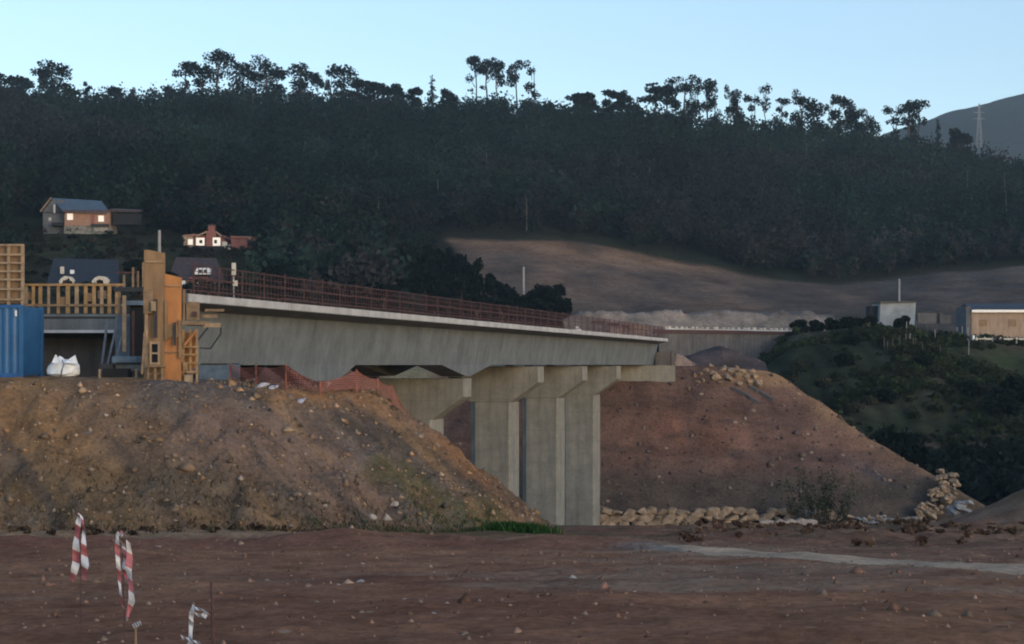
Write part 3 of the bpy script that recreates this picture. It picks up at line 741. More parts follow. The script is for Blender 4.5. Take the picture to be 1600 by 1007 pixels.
# rusty safety railing, near and far edge
for nn in (-.28, -9.0):
    rl = MB()
    for zz in (13.98, 14.42, 14.86):
        for s0 in np.arange(.9, S_SLAB-4, 4.0):
            rl.beam(D(s0, nn, zz+random.uniform(-.02, .02)), D(s0+4.05, nn, zz+random.uniform(-.02, .02)), .035)
    rail = rl.build('railing', M['rust'], bridge)
    if nn > -1:
        for s0 in np.arange(1.0, S_SLAB-2.2, 2.05):
            p = MB(); dz = random.uniform(-.04, .06)
            p.beam(D(s0, nn, 13.79), D(s0+random.uniform(-.05, .05), nn, 14.9+dz), .06); p.build('post', M['rust'], rail)
            p = MB()
            for q in range(1, 6):
                p.beam(D(s0+q*.34, nn, 13.82), D(s0+q*.34+random.uniform(-.03, .03), nn, 14.84+dz), .022)
            for q in range(3):
                zz = 14.12+q*.26; p.beam(D(s0+.05, nn+.03, zz), D(s0+2.0, nn+.03, zz), .02)
            p.build('mesh_panel', M['rust'], rail)
    else:
        for s0 in np.arange(1.0, S_SLAB-2, 2.6):
            p = MB(); p.beam(D(s0, nn, 13.79), D(s0, nn, 14.9), .06); p.build('post', M['rust'], rail)
# piers
def pier(px_end, ztop, label, zb, wcol=2.8):
    s = s_at(px_end-4, WEBN if px_end < 800 else -1.0); n_end = WEBN+.05 if px_end < 800 else -.95
    root = empty('bridge_pier', D(s, n_end-3.2, zb), label, 'bridge pier', 'hammerhead piers of the bridge')
    th = 1.7; nc = n_end-1.85      # right face of column
    up = Vector((0, 0, 0))
    def q(n, z, ds=0): return D(s+ds, n, z)
    m = MB()
    nl = nc-wcol
    m.prism([q(n_end, ztop, -th/2), q(n_end, ztop-1.05, -th/2), q(nc-.02, ztop-2.35, -th/2), q(nl+.02, ztop-2.35, -th/2), q(nl-1.85, ztop-1.05, -th/2), q(nl-1.85, ztop, -th/2)], T*th)
    m.build('crosshead', M['pierconc'], root, bevel=.03)
    ch = .38; d0, d1 = -.9, 1.5
    m = MB()
    pl = [q(nc-.12, zb, d0), q(nc, zb, d0+.12), q(nc, zb, d1-.12), q(nc-.12, zb, d1), q(nl+ch, zb, d1), q(nl, zb, d1-ch), q(nl, zb, d0+ch), q(nl+ch, zb, d0)]
    m.prism(pl, Vector((0, 0, ztop-2.352-zb))); m.build('column', M['pierconc'], root)
    for nb in (n_end-.75, nl-1.1):
        m = MB(); m.box(q(nb, (ztop+11.36)/2 if ztop > 11 else ztop+.06), (.6, .6, max(.05, 11.36-ztop) if ztop > 11 else .10), rz=math.atan2(T.y, T.x)); m.build('bearing', M['darksteel'], root)
    return root, s
pier(733, 10.60, 'nearest hammerhead pier, only its crosshead showing above the earth mound', 4.0)
p1s = s_at(729)
pier(848, 11.27, 'hammerhead pier with the leftmost tall column, foot hidden by the earth mound', -3.4)
pier(917, 11.27, 'concrete hammerhead pier between the other two tall columns', -3.6)
pier(970, 11.27, 'concrete hammerhead pier farthest from the camera, beside the stone wall', -2.6)
# abutment
ab = empty('bridge_abutment', (8, 153.5, 10), 'low tan concrete abutment beam under the far end of the bridge', 'abutment')
m = MB(); m.b2(-2, WX(1055, 152.6), 152.6, 155.5, 9.2, 11.33); m.build('seat_beam', M['pierconc'], ab, bevel=.04)
m = MB(); m.b2(WX(1024, 156.4), WX(1052, 156.4), 156.4, 160, 11.34, 12.6); m.b2(WX(1049, 154), WX(1054, 154), 154, 154.6, 11.34, 12.7); m.build('wing_wall', M['oldconc'], ab)

# ------------------------------------------------------------------ unfinished deck and formwork at the left
Yl = 62.0
ud = empty('unfinished_deck', W(110, 592, Yl), 'grey unfinished concrete deck section behind the blue container', 'deck section')
m = MB(); m.prism([(WX(-60, Yl), Yl, WZ(491, Yl)), (WX(-60, Yl), Yl, WZ(519, Yl)), (WX(-60, Yl), Yl+1.6, WZ(527, Yl)), (WX(-60, Yl), Yl+9, WZ(527, Yl)), (WX(-60, Yl), Yl+9, WZ(491, Yl))], (WX(232, Yl)-WX(-60, Yl), 0, 0)); m.build('deck_slab', M['deckconc'], ud)
m = MB(); m.b2(WX(-60, Yl), WX(226, Yl), Yl-.06, Yl-.003, WZ(520.5, Yl), WZ(516, Yl)); m.build('edge_strip', M['galv'], ud)
m = MB(); m.b2(WX(-60, Yl), WX(230, Yl), Yl+1.7, Yl+7.5, WZ(598, Yl), WZ(527.5, Yl)); m.build('girder_wall', M['oldconc'], ud)
m = MB(); m.b2(WX(-60, Yl), WX(205, Yl), Yl-.03, Yl-.003, WZ(498, Yl), WZ(495, Yl)); m.build('groove_board', M['darksteel'], ud)
# timber barrier of upright boards on it
tb = empty('timber_barrier', W(105, 490, 61.9), 'row of upright orange timber boards between two rails behind the container', 'timber barrier')
Yb = 61.9; m = MB(); m.b2(WX(38, Yb), WX(196, Yb), Yb, Yb+.06, WZ(447, Yb), WZ(443.5, Yb)); m.build('top_rail', M['yellow'], tb)
m = MB(); m.b2(WX(38, Yb), WX(196, Yb), Yb-.05, Yb-.002, WZ(479, Yb), WZ(475.5, Yb)); m.build('bottom_rail', M['timber'], tb)
g = random.Random(3)
for k, px in enumerate((40, 51, 62, 75, 90, 105, 119, 133, 146, 158, 170, 182)):
    m = MB(); w = g.uniform(.09, .15); x = WX(px, Yb)
    m.box((x, Yb+.09, (WZ(447, Yb)+WZ(490, Yb))/2), (w, .05, WZ(447, Yb)-WZ(490, Yb)), rz=g.uniform(-.1, .1)); m.build('upright_board', M['yellow'] if k % 3 else M['paleply'], tb)
m = MB()
for px, py, ww in ((44, 462, 12), (140, 464, 10), (158, 460, 14), (96, 470, 9)):
    m.b2(WX(px-ww/2, Yb), WX(px+ww/2, Yb), Yb+.16, Yb+.2, WZ(py+7, Yb), WZ(py-6, Yb))
m.build('infill_board', M['timber'], tb)
# tall lattice formwork panel at the far left
Yq = 60.5
lf = empty('formwork_grid', W(5, 478, Yq), 'tall pale timber formwork grid standing behind the blue container', 'formwork')
m = MB(); m.b2(WX(-60, Yq), WX(36, Yq), Yq+.16, Yq+.19, WZ(474, Yq), WZ(381, Yq)); m.build('back_sheet', M['ply'], lf)
for px in (-50, -18, 13, 34.5):
    m = MB(); m.b2(WX(px-2.2, Yq), WX(px+2.2, Yq), Yq, Yq+.12, WZ(492, Yq), WZ(382, Yq)); m.build('stud', M['paleply'], lf)
for py in (383, 398, 411, 424, 437, 452, 468):
    m = MB(); m.b2(WX(-58, Yq), WX(36.5, Yq), Yq-.05, Yq-.002, WZ(py+1.7, Yq), WZ(py-1.2, Yq)); m.build('cross_board', M['paleply'], lf)
# container
Yc = 56.0; x1 = WX(36, Yc); x0 = x1-6.06; zb = WZ(591.5, Yc); zt = WZ(476.5, Yc)
ct = empty('shipping_container', ((x0+x1)/2, Yc+1.2, zb), 'bright blue corrugated steel shipping container on the mound at the left edge', 'container')
m = MB()
n = 22; vs = []; xs = []
for k in range(n*4+1):
    ph = k % 4; xs.append((x0+.12+(x1-x0-.24)*k/(n*4), Yc+(.05 if ph in (2, 3) else .012)))
for x, y in xs: vs += [(x, y, zb+.14), (x, y, zt-.1)]
m.add(vs, [(2*k, 2*k+2, 2*k+3, 2*k+1) for k in range(n*4)])
m.b2(x0+.05, x1-.05, Yc+.08, Yc+2.4, zb+.1, zt-.04); m.build('body', M['blue'], ct)
for x in (x0+.06, x1-.06):
    for y in (Yc+.05, Yc+2.38):
        m = MB(); m.box((x, y, (zb+zt)/2), (.14, .14, zt-zb)); m.build('corner_post', M['bluedk'] if x < -20 else M['blue'], ct)
m = MB(); m.b2(x0+.13, x1-.13, Yc-.01, Yc+.07, zt-.11, zt+.005); m.build('top_rail', M['bluedk'], ct)
m = MB(); m.b2(x0+.13, x1-.13, Yc-.01, Yc+.07, zb, zb+.16); m.build('bottom_rail', M['bluedk'], ct)
for px, py, w, h in ((33, 491, .14, .36), (25, 490, .07, .2)):
    m = MB(); m.box((WX(px, Yc), Yc-.01, WZ(py, Yc)), (w, .012, h)); m.build('door_label', M['sticker'], ct)
# white bag
def lumpy(name, parts, mat, seed, amp, loc, label, cat, sub=3, group=None):
    import bmesh
    bm = bmesh.new(); g = random.Random(seed)
    for (c, r) in parts:
        mm = Matrix.Translation(Vector(c)) @ Matrix.Diagonal((*r, 1))
        bmesh.ops.create_icosphere(bm, subdivisions=sub, radius=1, matrix=mm)
    from mathutils import noise as mn
    for v in bm.verts:
        q = v.co*3.1+Vector((seed*3.3, 0, 0)); d = Vector((mn.noise(q), mn.noise(q+Vector((9, 2, 4))), mn.noise(q+Vector((1, 8, 5)))))
        v.co += d*amp*2
    me = bpy.data.meshes.new(name); bm.to_mesh(me); bm.free()
    o = link(name, me, mat, None, Vector(loc)); return tag(o, label, cat, group)
bagY = 54.3
def bag():
    m = MB(); g = random.Random(4)
    prof = [(70, 586, 566), (76, 588, 563), (84, 589, 562), (88, 589, 556), (94, 590, 562), (101, 588, 563), (108, 588, 560), (116, 587, 557), (118, 583, 572)]
    cx, cz = WX(93, bagY), WZ(588, bagY)
    rings = []
    for j, (zf, sc) in enumerate(((0, .8), (.15, 1.0), (.4, 1.05), (.65, .98), (.85, .72), (1.0, .35))):
        ring = []
        for k in range(20):
            a = 2*math.pi*k/20; c0 = math.cos(a)
            px = 93+c0*25*sc+g.uniform(-.7, .7)
            topy = np.interp(px, [p[0] for p in prof], [p[2] for p in prof])
            z = cz+(WZ(topy, bagY)-cz)*zf
            ring.append(Vector((WX(px, bagY), bagY+.45+math.sin(a)*.42*sc+g.uniform(-.03, .03), z+g.uniform(-.02, .02))))
        rings.append(ring)
    vs = [v for r in rings for v in r]
    fs = [(20*j+k, 20*j+(k+1) % 20, 20*(j+1)+(k+1) % 20, 20*(j+1)+k) for j in range(5) for k in range(20)]
    fs += [tuple(range(20))[::-1], tuple(range(100, 120))]
    m.add(vs, fs)
    o = m.build('builders_bag', M['bag'], None, (cx, bagY+.4, cz-.05))
    root = o; tag(o, 'crumpled white woven builders bag beside the blue container', 'bag')
    for px0, px1, top in ((86, 90, 555), (104, 117, 556)):
        e = MB(); b0 = W(px0-5, 567, bagY-.02); b1 = W(px1+3, 569, bagY+.0); t0 = W(px1-1 if px0 > 100 else px0, top, bagY+.12)
        e.prism([b0, b1, t0], (0, .14, .02)); e.build('ear', M['bag'], o)
    for pts in (((95, 589), (97, 578), (100, 570), (97, 563)),):
        e = MB()
        for (ax, ay), (bx, by) in zip(pts[:-1], pts[1:]): e.beam(W(ax, ay, bagY-.0), W(bx, by, bagY-.0), .03, .02)
        e.build('strap', M['darksteel'], o)
bag()
# formwork tower
fY = 53.6
def panel(root, name, px0, py0, px1, py1, Y, d, mat, **k):
    m = MB(); m.bpx(px0, py0, px1, py1, Y, d); return m.build(name, mat, root, **k)
ft = empty('formwork_tower', W(265, 600, fY), 'tall plywood and bright orange formwork tower at the near end of the bridge deck', 'formwork')
m = MB(); m.prism([W(225, 600, fY), W(257, 600, fY), W(257, 395.5, fY), W(229, 390.5, fY), W(225, 391, fY)], (0, .14, 0)); f1 = m.build('plywood_panel', M['ply'], ft); f1['label'] = 'tallest weathered plywood panel with ladder frame'
panel(f1, 'joint_batten', 227, 408, 256, 410.5, fY-.05, .047, M['paleply'])
panel(f1, 'upper_block', 224, 452, 238, 490, fY-.22, .2, M['timber'])
panel(f1, 'steel_waler', 240.5, 468, 244.5, 528, fY-.25, .12, M['darksteel'])
panel(f1, 'pale_block', 236, 471, 243, 486, fY-.36, .1, M['paleply'])
panel(f1, 'lower_board', 226, 484, 231, 575, fY-.12, .11, M['paleply'])
m = MB()
for a in ((234, 534, 236.5, 570), (246.5, 534, 249, 570), (236.5, 535, 246.5, 537.6), (236.5, 551, 246.5, 553.6), (236.5, 567, 246.5, 569.6)): m.bpx(*a, fY-.3, .07)
m.build('ladder_frame', M['paleply'], f1)
panel(f1, 'painted_gap_shade', 237, 538, 246, 566, fY-.06, .055, M['black'])  # solid near-black slab; the shade behind the ladder is put into its colour
panel(f1, 'foot_board', 231, 571, 257, 574, fY-.3, .28, M['timber'])
for k, px in enumerate((230, 241, 252)): panel(f1, 'foot_leg', px, 575, px+3, 601, fY-.25, .08, M['timber'])
panel(f1, 'foot_brace', 229, 584, 256, 586, fY-.16, .05, M['timber'])
m = MB(); m.beam(W(226, 520, fY-.3), W(222, 585, fY-.5), .06); m.build('raking_batten', M['timber'], f1)
m = MB(); m.prism([W(257.5, 600, fY+.05), W(283, 600, fY+.05), W(283, 434, fY+.05), W(257.5, 428, fY+.05)], (0, .14, 0)); f2 = m.build('orange_panel', M['orange'], ft)
panel(f2, 'left_stile', 257.2, 470, 261, 532, fY-.06, .1, M['ply'])
panel(f2, 'right_stile', 279, 500, 283.5, 560, fY-.06, .1, M['ply'])
panel(f2, 'middle_block', 258, 508, 280, 528, fY-.03, .07, M['ply'])
panel(f2, 'clamp_bar', 271.5, 504, 274, 540, fY-.12, .08, M['darksteel'])
panel(f2, 'joint_batten', 258, 446, 283, 448, fY+.0, .045, M['paleply'])
panel(f2, 'lower_batten', 258, 550, 283, 552, fY+.0, .045, M['timber'])
f3 = panel(ft, 'lattice_frame', 286, 520, 309, 575, fY+.5, .03, M['orange'])
for px in (285, 296, 306): panel(f3, 'stud', px, 515, px+3, 600 if px != 296 else 582, fY+.2, .1, M['yellow'] if px != 306 else M['paleply'])
for py in (541, 553, 566, 580): panel(f3, 'cross_board', 284, py, 310, py+2.6, fY+.12, .075, M['yellow'])
panel(f3, 'yellow_block', 286, 566, 293, 579, fY+.05, .06, M['yellow'])
panel(f3, 'pale_foot_block', 288, 586, 299, 601, fY+.0, .25, M['paleply'])
m = MB(); m.beam(W(288, 540, fY+.05), W(308, 516, fY+.05), .07); m.build('diagonal_board', M['orange'], f3)
pf = empty('work_platform', W(312, 512, fY), 'timber work platform on steel brackets at the end of the bridge deck', 'platform')
panel(pf, 'deck_board', 284, 502, 318, 508, fY-.1, 1.4, M['timber'])
panel(pf, 'edge_board', 318, 505, 345, 512, fY+.2, .06, M['paleply'])
panel(pf, 'guard_board', 316, 492, 340, 497, fY+.3, .06, M['timber'])
panel(pf, 'upper_guard_board', 320, 483, 350, 487, fY+.4, .06, M['timber'])
panel(pf, 'box_panel', 291, 472, 311, 500, fY+.1, .1, M['timber'])
panel(pf, 'rubber_stop', 301, 487, 307, 495, fY+.02, .07, M['rust'])
m = MB(); m.beam(W(345, 508, fY+.3), W(345, 522, fY+.3), .05); m.beam(W(345, 522, fY+.3), W(329, 545, fY+.3), .05); m.beam(W(329, 545, fY+.3), W(312, 544, fY+.3), .05); m.beam(W(325, 512, fY+.3), W(306, 536, fY+.3), .05); m.build('steel_bracket', M['darksteel'], pf)
panel(pf, 'hanger_post', 286, 452, 289, 503, fY+.1, .1, M['timber'])
panel(pf, 'hanger_plank', 285, 458, 293, 500, fY+.35, .05, M['oldconc'])
# dark shoring gear left of the tower
sh = empty('shoring_tower', W(205, 600, 57.5), 'dark steel and timber shoring between the grey deck section and the tower', 'shoring')
panel(sh, 'dark_screen', 203, 462, 226, 572, 57.4, .2, M['black'])
panel(sh, 'timber_post', 191, 462, 196, 550, 56.8, .12, M['paleply'])
panel(sh, 'short_post', 184, 456, 188, 492, 57.0, .1, M['timber'])
panel(sh, 'reddish_post', 206, 486, 209, 556, 57.0, .1, M['rust'])
panel(sh, 'top_beam', 178, 449, 226, 456, 57.0, .3, M['darksteel'])
panel(sh, 'upper_beam', 196, 470, 226, 477, 57.1, .25, M['bluesteel'])
panel(sh, 'steel_form', 180, 495, 204, 566, 57.9, .3, M['bluesteel'])
for (a, b, c_, d) in ((192, 430, 195, 456), (206, 418, 209, 450), (214, 424, 216.5, 450), (222, 410, 224, 450)): panel(sh, 'standard', a, b, c_, d, 57.1, .08, M['timber'])
panel(sh, 'ledger', 180, 425, 212, 427.5, 57.15, .06, M['rust'])
for k, (a, b) in enumerate((((164, 566), (186, 492)), ((157, 566), (168, 500)), ((176, 560), (196, 500)))):
    m = MB(); m.tube(W(a[0], a[1]+20, 56.2), W(b[0], b[1], 57.2), .045, .045, 8); o = m.build('raking_prop', M['steel'], None, W(a[0], a[1]+20, 56.2)); tag(o, ['long', 'short', 'steep'][k]+' grey steel raking prop leaning against the grey deck section', 'prop')
eq = empty('equipment_stack', W(190, 590, 54.6), 'low stack of dark and bluish steel parts on a timber skid left of the tower', 'equipment')
panel(eq, 'steel_box', 174, 557, 215, 568, 54.6, .9, M['bluesteel'], bevel=.04)
panel(eq, 'lower_box', 178, 568.5, 224, 582, 54.9, .8, M['steel'], bevel=.04)
panel(eq, 'dark_case', 156, 569, 176, 576, 54.5, .7, M['darksteel'])
panel(eq, 'dark_pile', 160, 576, 200, 590, 54.5, .6, M['black'])
panel(eq, 'skid_board', 155, 590.5, 215, 595, 54.3, 1.0, M['timber'])
for px in (154, 211): panel(eq, 'skid_post', px, 577, px+2.6, 599, 54.2, .1, M['paleply'])
# dark box and top strip added as the shade in the gap beneath the deck
db = MB(); db.bpx(311, 570, 357, 600, 57.6, 2.5); o = db.build('shade_gap_box', M['bluesteel'], None, W(334, 600, 57.6)); tag(o, 'dark bluish box added as the shade in the gap under the bridge end', 'shade box')
db = MB(); db.bpx(313, 568, 355, 570, 57.55, 2.6); x = db.build('shade_gap_top', M['darksteel'], o)

# orange safety net
def net(pts, label):
    """pts: (px, ytop, ybot, Y)"""
    V = []; UV = []; dist = 0; cols = []
    P0 = None
    dens = []
    for (a, b) in zip(pts[:-1], pts[1:]):
        k = 8
        for j in range(k): dens.append(tuple(a[q]+(b[q]-a[q])*j/k for q in range(4))+(j/k,))
    dens.append((*pts[-1], 0))
    for (px, yt, yb, Yd, f) in dens:
        sag = 3*math.sin(math.pi*f)
        p = W(px, yb, Yd); q = W(px, yt+sag, Yd)
        if P0 is not None: dist += (p-P0).length
        P0 = p
        for r in range(6):
            t = r/5; v = p.lerp(q, t); v.y += .06*math.sin(dist*4+t*5); V.append(v); UV.append((dist, t*(q-p).length))
    n = len(dens); fs = [(6*i+r, 6*(i+1)+r, 6*(i+1)+r+1, 6*i+r+1) for i in range(n-1) for r in range(5)]
    root = empty('safety_net', W(pts[0][0], pts[0][2], pts[0][3]), label, 'safety net')
    off = WL[root.name]; me = bpy.data.meshes.new('netting'); me.from_pydata([tuple(v-off) for v in V], [], fs)
    uv = me.uv_layers.new(name='UVMap')
    for lp in me.loops: uv.data[lp.index].uv = UV[lp.vertex_index]
    link('netting', me, M['net'], root)
    rb = MB()
    for i in range(n-1): rb.beam(V[6*i+5], V[6*(i+1)+5], .02)
    rb.build('top_cord', M['netc'], root)
    for (px, yt, yb, Yd) in pts[::1]:
        p = MB(); p.tube(W(px, yb+6, Yd), W(px, yt-3, Yd), .035, .03, 6); p.build('post', M['netc'], root)
M['sheet'] = simple('dull_plastic', (.32, .32, .37), .7, .3, 5)
M['netc'] = simple('orange_cord', (.24, .085, .06), .7, .3, 5)
net([(360, 571, 594, 56.5), (400, 574, 602, 55.5), (447, 572, 606, 54.2), (500, 598, 612, 53.6), (557, 580, 608, 56.0), (590, 594, 612, 57.5), (612, 604, 630, 58.6), (640, 650, 664, 59.5)], 'sagging orange mesh safety net along the top edge of the mound')
# pale plastic sheeting lying by the net
for k, (px, py, w) in enumerate(((408, 597, 17), (425, 601, 10), (468, 609, 12))):
    Yp = 53.4-.15*k; z = top_h(WX(px, Yp), Yp)
    lumpy('plastic_sheet', [((0, 0, .05), (w/96, .18, .08)), ((.12, .05, .08), (w/190, .12, .06))], M['sheet'], 60+k, .05, (WX(px, Yp), Yp, z), ['largest', 'middle', 'rightmost'][k]+' crumpled pale plastic sheet lying by the orange net', 'plastic sheet')

# ------------------------------------------------------------------ rocks
import bmesh
from mathutils import noise as mn
def rock_mesh(seed, rough=.12, flat=.7, blocky=False):
    bm = bmesh.new(); bmesh.ops.create_icosphere(bm, subdivisions=3, radius=1)
    g = random.Random(seed)
    pl = [(Vector((g.gauss(0, 1), g.gauss(0, 1), g.gauss(0, 1))).normalized(), g.uniform(.42, .78)) for _ in range(13)]
    for v in bm.verts:
        for nrm, d in pl:       # facets
            k = v.co.dot(nrm)-d
            if k > 0: v.co -= nrm*k
        q = v.co*1.6+Vector((seed*5.1, 0, 0)); v.co *= (1+rough*mn.noise(q)+.05*mn.noise(q*3))*1.25
        v.co.z *= flat
    me = bpy.data.meshes.new('rock'); bm.to_mesh(me); bm.free(); return me
RM = [rock_mesh(s) for s in range(6)]
for me in RM: me.materials.append(M['rock'])
RG = [rock_mesh(s+20) for s in range(3)]
for me in RG: me.materials.append(M['rockgrey'])
RP = [rock_mesh(s+30) for s in range(4)]
for me in RP: me.materials.append(M['rockpale'])
def rock(name, meshes, p, size, label, cat, group=None, g=random):
    o = bpy.data.objects.new(name, g.choice(meshes)); COL.objects.link(o)
    o.location = p; o.scale = (size*g.uniform(.8, 1.2), size*g.uniform(.8, 1.1), size*g.uniform(.75, 1.1))
    o.rotation_euler = (g.uniform(-.4, .4), g.uniform(-.4, .4), g.uniform(0, 6.28)); return tag(o, label, cat, group)
g = random.Random(5)
# boulders at the top of the embankment
TOPR = [(1086, 592, 7), (1094, 588, 7), (1103, 582, 9), (1112, 586, 9), (1119, 592, 12), (1128, 582, 9), (1136, 590, 9), (1145, 583, 10), (1152, 592, 10), (1160, 584, 10), (1167, 594, 9), (1172, 600, 9), (1180, 593, 8), (1186, 604, 12), (1140, 598, 9), (1126, 601, 8), (1156, 602, 8), (1098, 598, 6), (1176, 584, 7), (1090, 601, 6), (1110, 574, 6), (1132, 573, 6), (1150, 574, 7)]
for px, py, s in TOPR:
    Yr = 152.5-(py-580)*.06; x = WX(px, Yr)
    for _ in range(30):        # settle onto the slope along the sight of this bearing
        zt = float(emb_h(x, Yr))
        if zt > WZ(py, Yr): break
        Yr += .25; x = WX(px, Yr)
    rock('boulder', RM, (x, Yr, float(emb_h(x, Yr))+.1), s/F*Yr*.72, 'ochre boulder in the loose cluster at the top edge of the embankment', 'boulder', 'boulders at the top of the embankment', g)
# spill of rock at the right foot
for k in range(95):
    t = g.random(); px = 1488+(-55)*t**1.3+g.uniform(-19, 17); py = 730+(98)*t+g.uniform(-6, 8); s = g.uniform(4, 8.5)
    Yr = 139+4*(1-t); x = WX(px, Yr); z = max(float(emb_h(x, Yr)), float(ground_h(x, Yr)), WZ(py+5, Yr))
    rock('boulder', RM, (x, Yr, z+.1), s/F*Yr, 'ochre boulder in the spill running down the right end of the embankment', 'boulder', 'boulders spilling down the right end of the embankment', g)
for k in range(9):
    px = 1502+g.uniform(-14, 16); py = 790+g.uniform(-14, 22); Yr = 128; rock('boulder', RG, (WX(px, Yr), Yr, WZ(py, Yr)-.2), g.uniform(8, 13)/F*Yr, 'grey boulder at the outer side of the rock spill, right', 'boulder', 'grey boulders beside the rock spill', g)
for k in range(34):
    px = 1340+g.uniform(0, 105); py = 808+g.uniform(-3, 20); Yr = 138.5; x = WX(px, Yr)
    rock('boulder', RG if k % 3 else RM, (x, Yr, float(ground_h(x, Yr))+g.uniform(0, .8)), g.uniform(4, 7)/F*Yr, 'small rubble stone between the shrub and the rock spill', 'stone', 'rubble stones at the foot of the embankment', g)
# dry stone wall
sw = bmesh.new(); g2 = random.Random(8)
wall_root = Vector((WX(1070, 139), 139, -2.3))
px = 940.0
segs = []
for row in range(3):
    px = 938-g2.uniform(0, 8)
    while px < (1350, 1345, 1300)[row]:
        wpx = g2.uniform(12, 27); h = 11
        Yr = 139.0+row*.22
        cx = px+wpx/2; cz = 826-row*10.2-5+g2.uniform(-1.5, 1.5)
        if g2.random() > .05:
            src = RM[g2.randrange(6)]
            k0 = len(sw.verts); sw.from_mesh(src); sw.verts.ensure_lookup_table()
            ang = g2.uniform(-.3, .3); Mx = Matrix.Translation(W(cx, cz, Yr)-wall_root) @ Matrix.Rotation(ang, 4, 'Y') @ Matrix.Diagonal((wpx/F*Yr*.60, .6, h/F*Yr*.88*g2.uniform(.85, 1.15), 1)) @ Matrix.Rotation(g2.choice((0, math.pi)), 4, 'Z')
            for v in sw.verts[k0:]: v.co = Mx @ v.co
        px += wpx*.94
me = bpy.data.meshes.new('stone_wall'); sw.to_mesh(me); sw.free()
o = link('stone_wall', me, M['rock'], None, wall_root); tag(o, 'low wall of stacked ochre stones at the foot of the embankment', 'stone wall')
m = MB(); m.b2(WX(936, 140.3), WX(1225, 140.3), 139.9, 141.2, -3.2, -1.0); m.build('backfill', M['rust'], o)
# pale broken slab and round stone
Ys = 136.5; m = MB(); g3 = random.Random(2)
top = [(1188, 824), (1200, 822), (1212, 825), (1220, 821), (1228, 824), (1236, 820), (1244, 823), (1252, 819), (1262, 822), (1270, 821), (1277, 823), (1278, 834), (1240, 836), (1190, 832)]
m.prism([W(a, b-(9 if b < 830 else 0), Ys) for a, b in top], (0, .8, 0)); o = m.build('broken_slab', M['rockpale'], None, W(1233, 835, Ys)); tag(o, 'long pale broken concrete slab with a jagged top below the shrub', 'concrete slab')
o = rock('round_stone', RP, W(1264, 803, 138.6), .42, 'round white stone on the wall line beside the shrub', 'stone', None, g)
m = MB()      # lined drainage chute below the boulders
for a, b in (((1146, 606), (1187, 629)), ((1172, 604), (1208, 624))):
    pts = []
    for j in range(9):
        t = j/8; px = a[0]+(b[0]-a[0])*t; py = a[1]+(b[1]-a[1])*t
        Yr = 154.0
        for _ in range(80):
            x = WX(px, Yr)
            if float(emb_h(x, Yr)) <= WZ(py, Yr): break
            Yr -= .15
        pts.append(Vector((x, Yr, float(emb_h(x, Yr))+.02)))
    for p, q in zip(pts[:-1], pts[1:]): m.beam(p, q, .42, .3)
o = m.build('drain_chute', M['oldconc'], None, pts[0]); tag(o, 'grey concrete drainage chute kerbs running down from the boulder cluster', 'drain')
# scattered stones on mound and ground
for k, (px, py, s) in enumerate(((896, 900, 13), (562, 907, 9), (630, 938, 6), (420, 901, 6), (700, 952, 5), (719, 951, 6), (680, 967, 6), (497, 938, 7), (446, 929, 5), (932, 935, 4), (247, 857, 6), (725, 990, 4), (1110, 903, 4), (1152, 892, 4), (992, 938, 5), (365, 975, 4), (150, 930, 4), (40, 975, 5), (530, 918, 9))):
    d = py-HY; Yr = 3848/(d-180); x = WX(px, Yr)
    o = rock('stone', RP if k % 4 else RP, (x, Yr, float(ground_h(x, Yr))-.25*s/F*Yr), s/F*Yr*.95, '', 'stone', None, g)
    o['label'] = ['large pale rounded stone on the soil in the middle foreground', 'pinkish pale stone left of the middle of the foreground soil'][k] if k < 2 else 'small pale stone lying on the reddish foreground soil'
    if k > 1: o['group'] = 'small pale stones on the foreground soil'
SC = 0
for k in range(230):
    x = g.uniform(-17.5, 1); y = g.uniform(44.5, 60)
    z = float(mound_h(x, y)); 
    if z < float(ground_h(x, y))+.05 or z > 10.9: continue
    s = abs(g.gauss(0, .04))+.025
    if SC < 140:
        rock('stone', RP if g.random() < .35 else RM+RG, (x, y, z-.3*s), s, 'small stone lying among others on the face of the earth mound', 'stone', 'small stones on the earth mound', g); SC += 1
for px, py, s, lab in ((166, 650, 5, 'single white stone on the ochre upper left face of the mound'), (187, 667, 4, 'small white stone just below the single white one on the mound'), (618, 790, 9, 'pale stone above the dark ditch at the right foot of the mound'), (606, 812, 11, 'large pale stone at the right foot of the mound'), (583, 812, 10, 'pinkish stone left of the large pale one at the mound foot')):
    Yr = 46.0
    for _ in range(120):
        x = WX(px, Yr)
        if float(mound_h(x, Yr)) >= WZ(py, Yr): break
        Yr += .1
    rock('stone', RP, (x, Yr, float(mound_h(x, Yr))), s/F*Yr*.8, lab, 'stone', None, g)
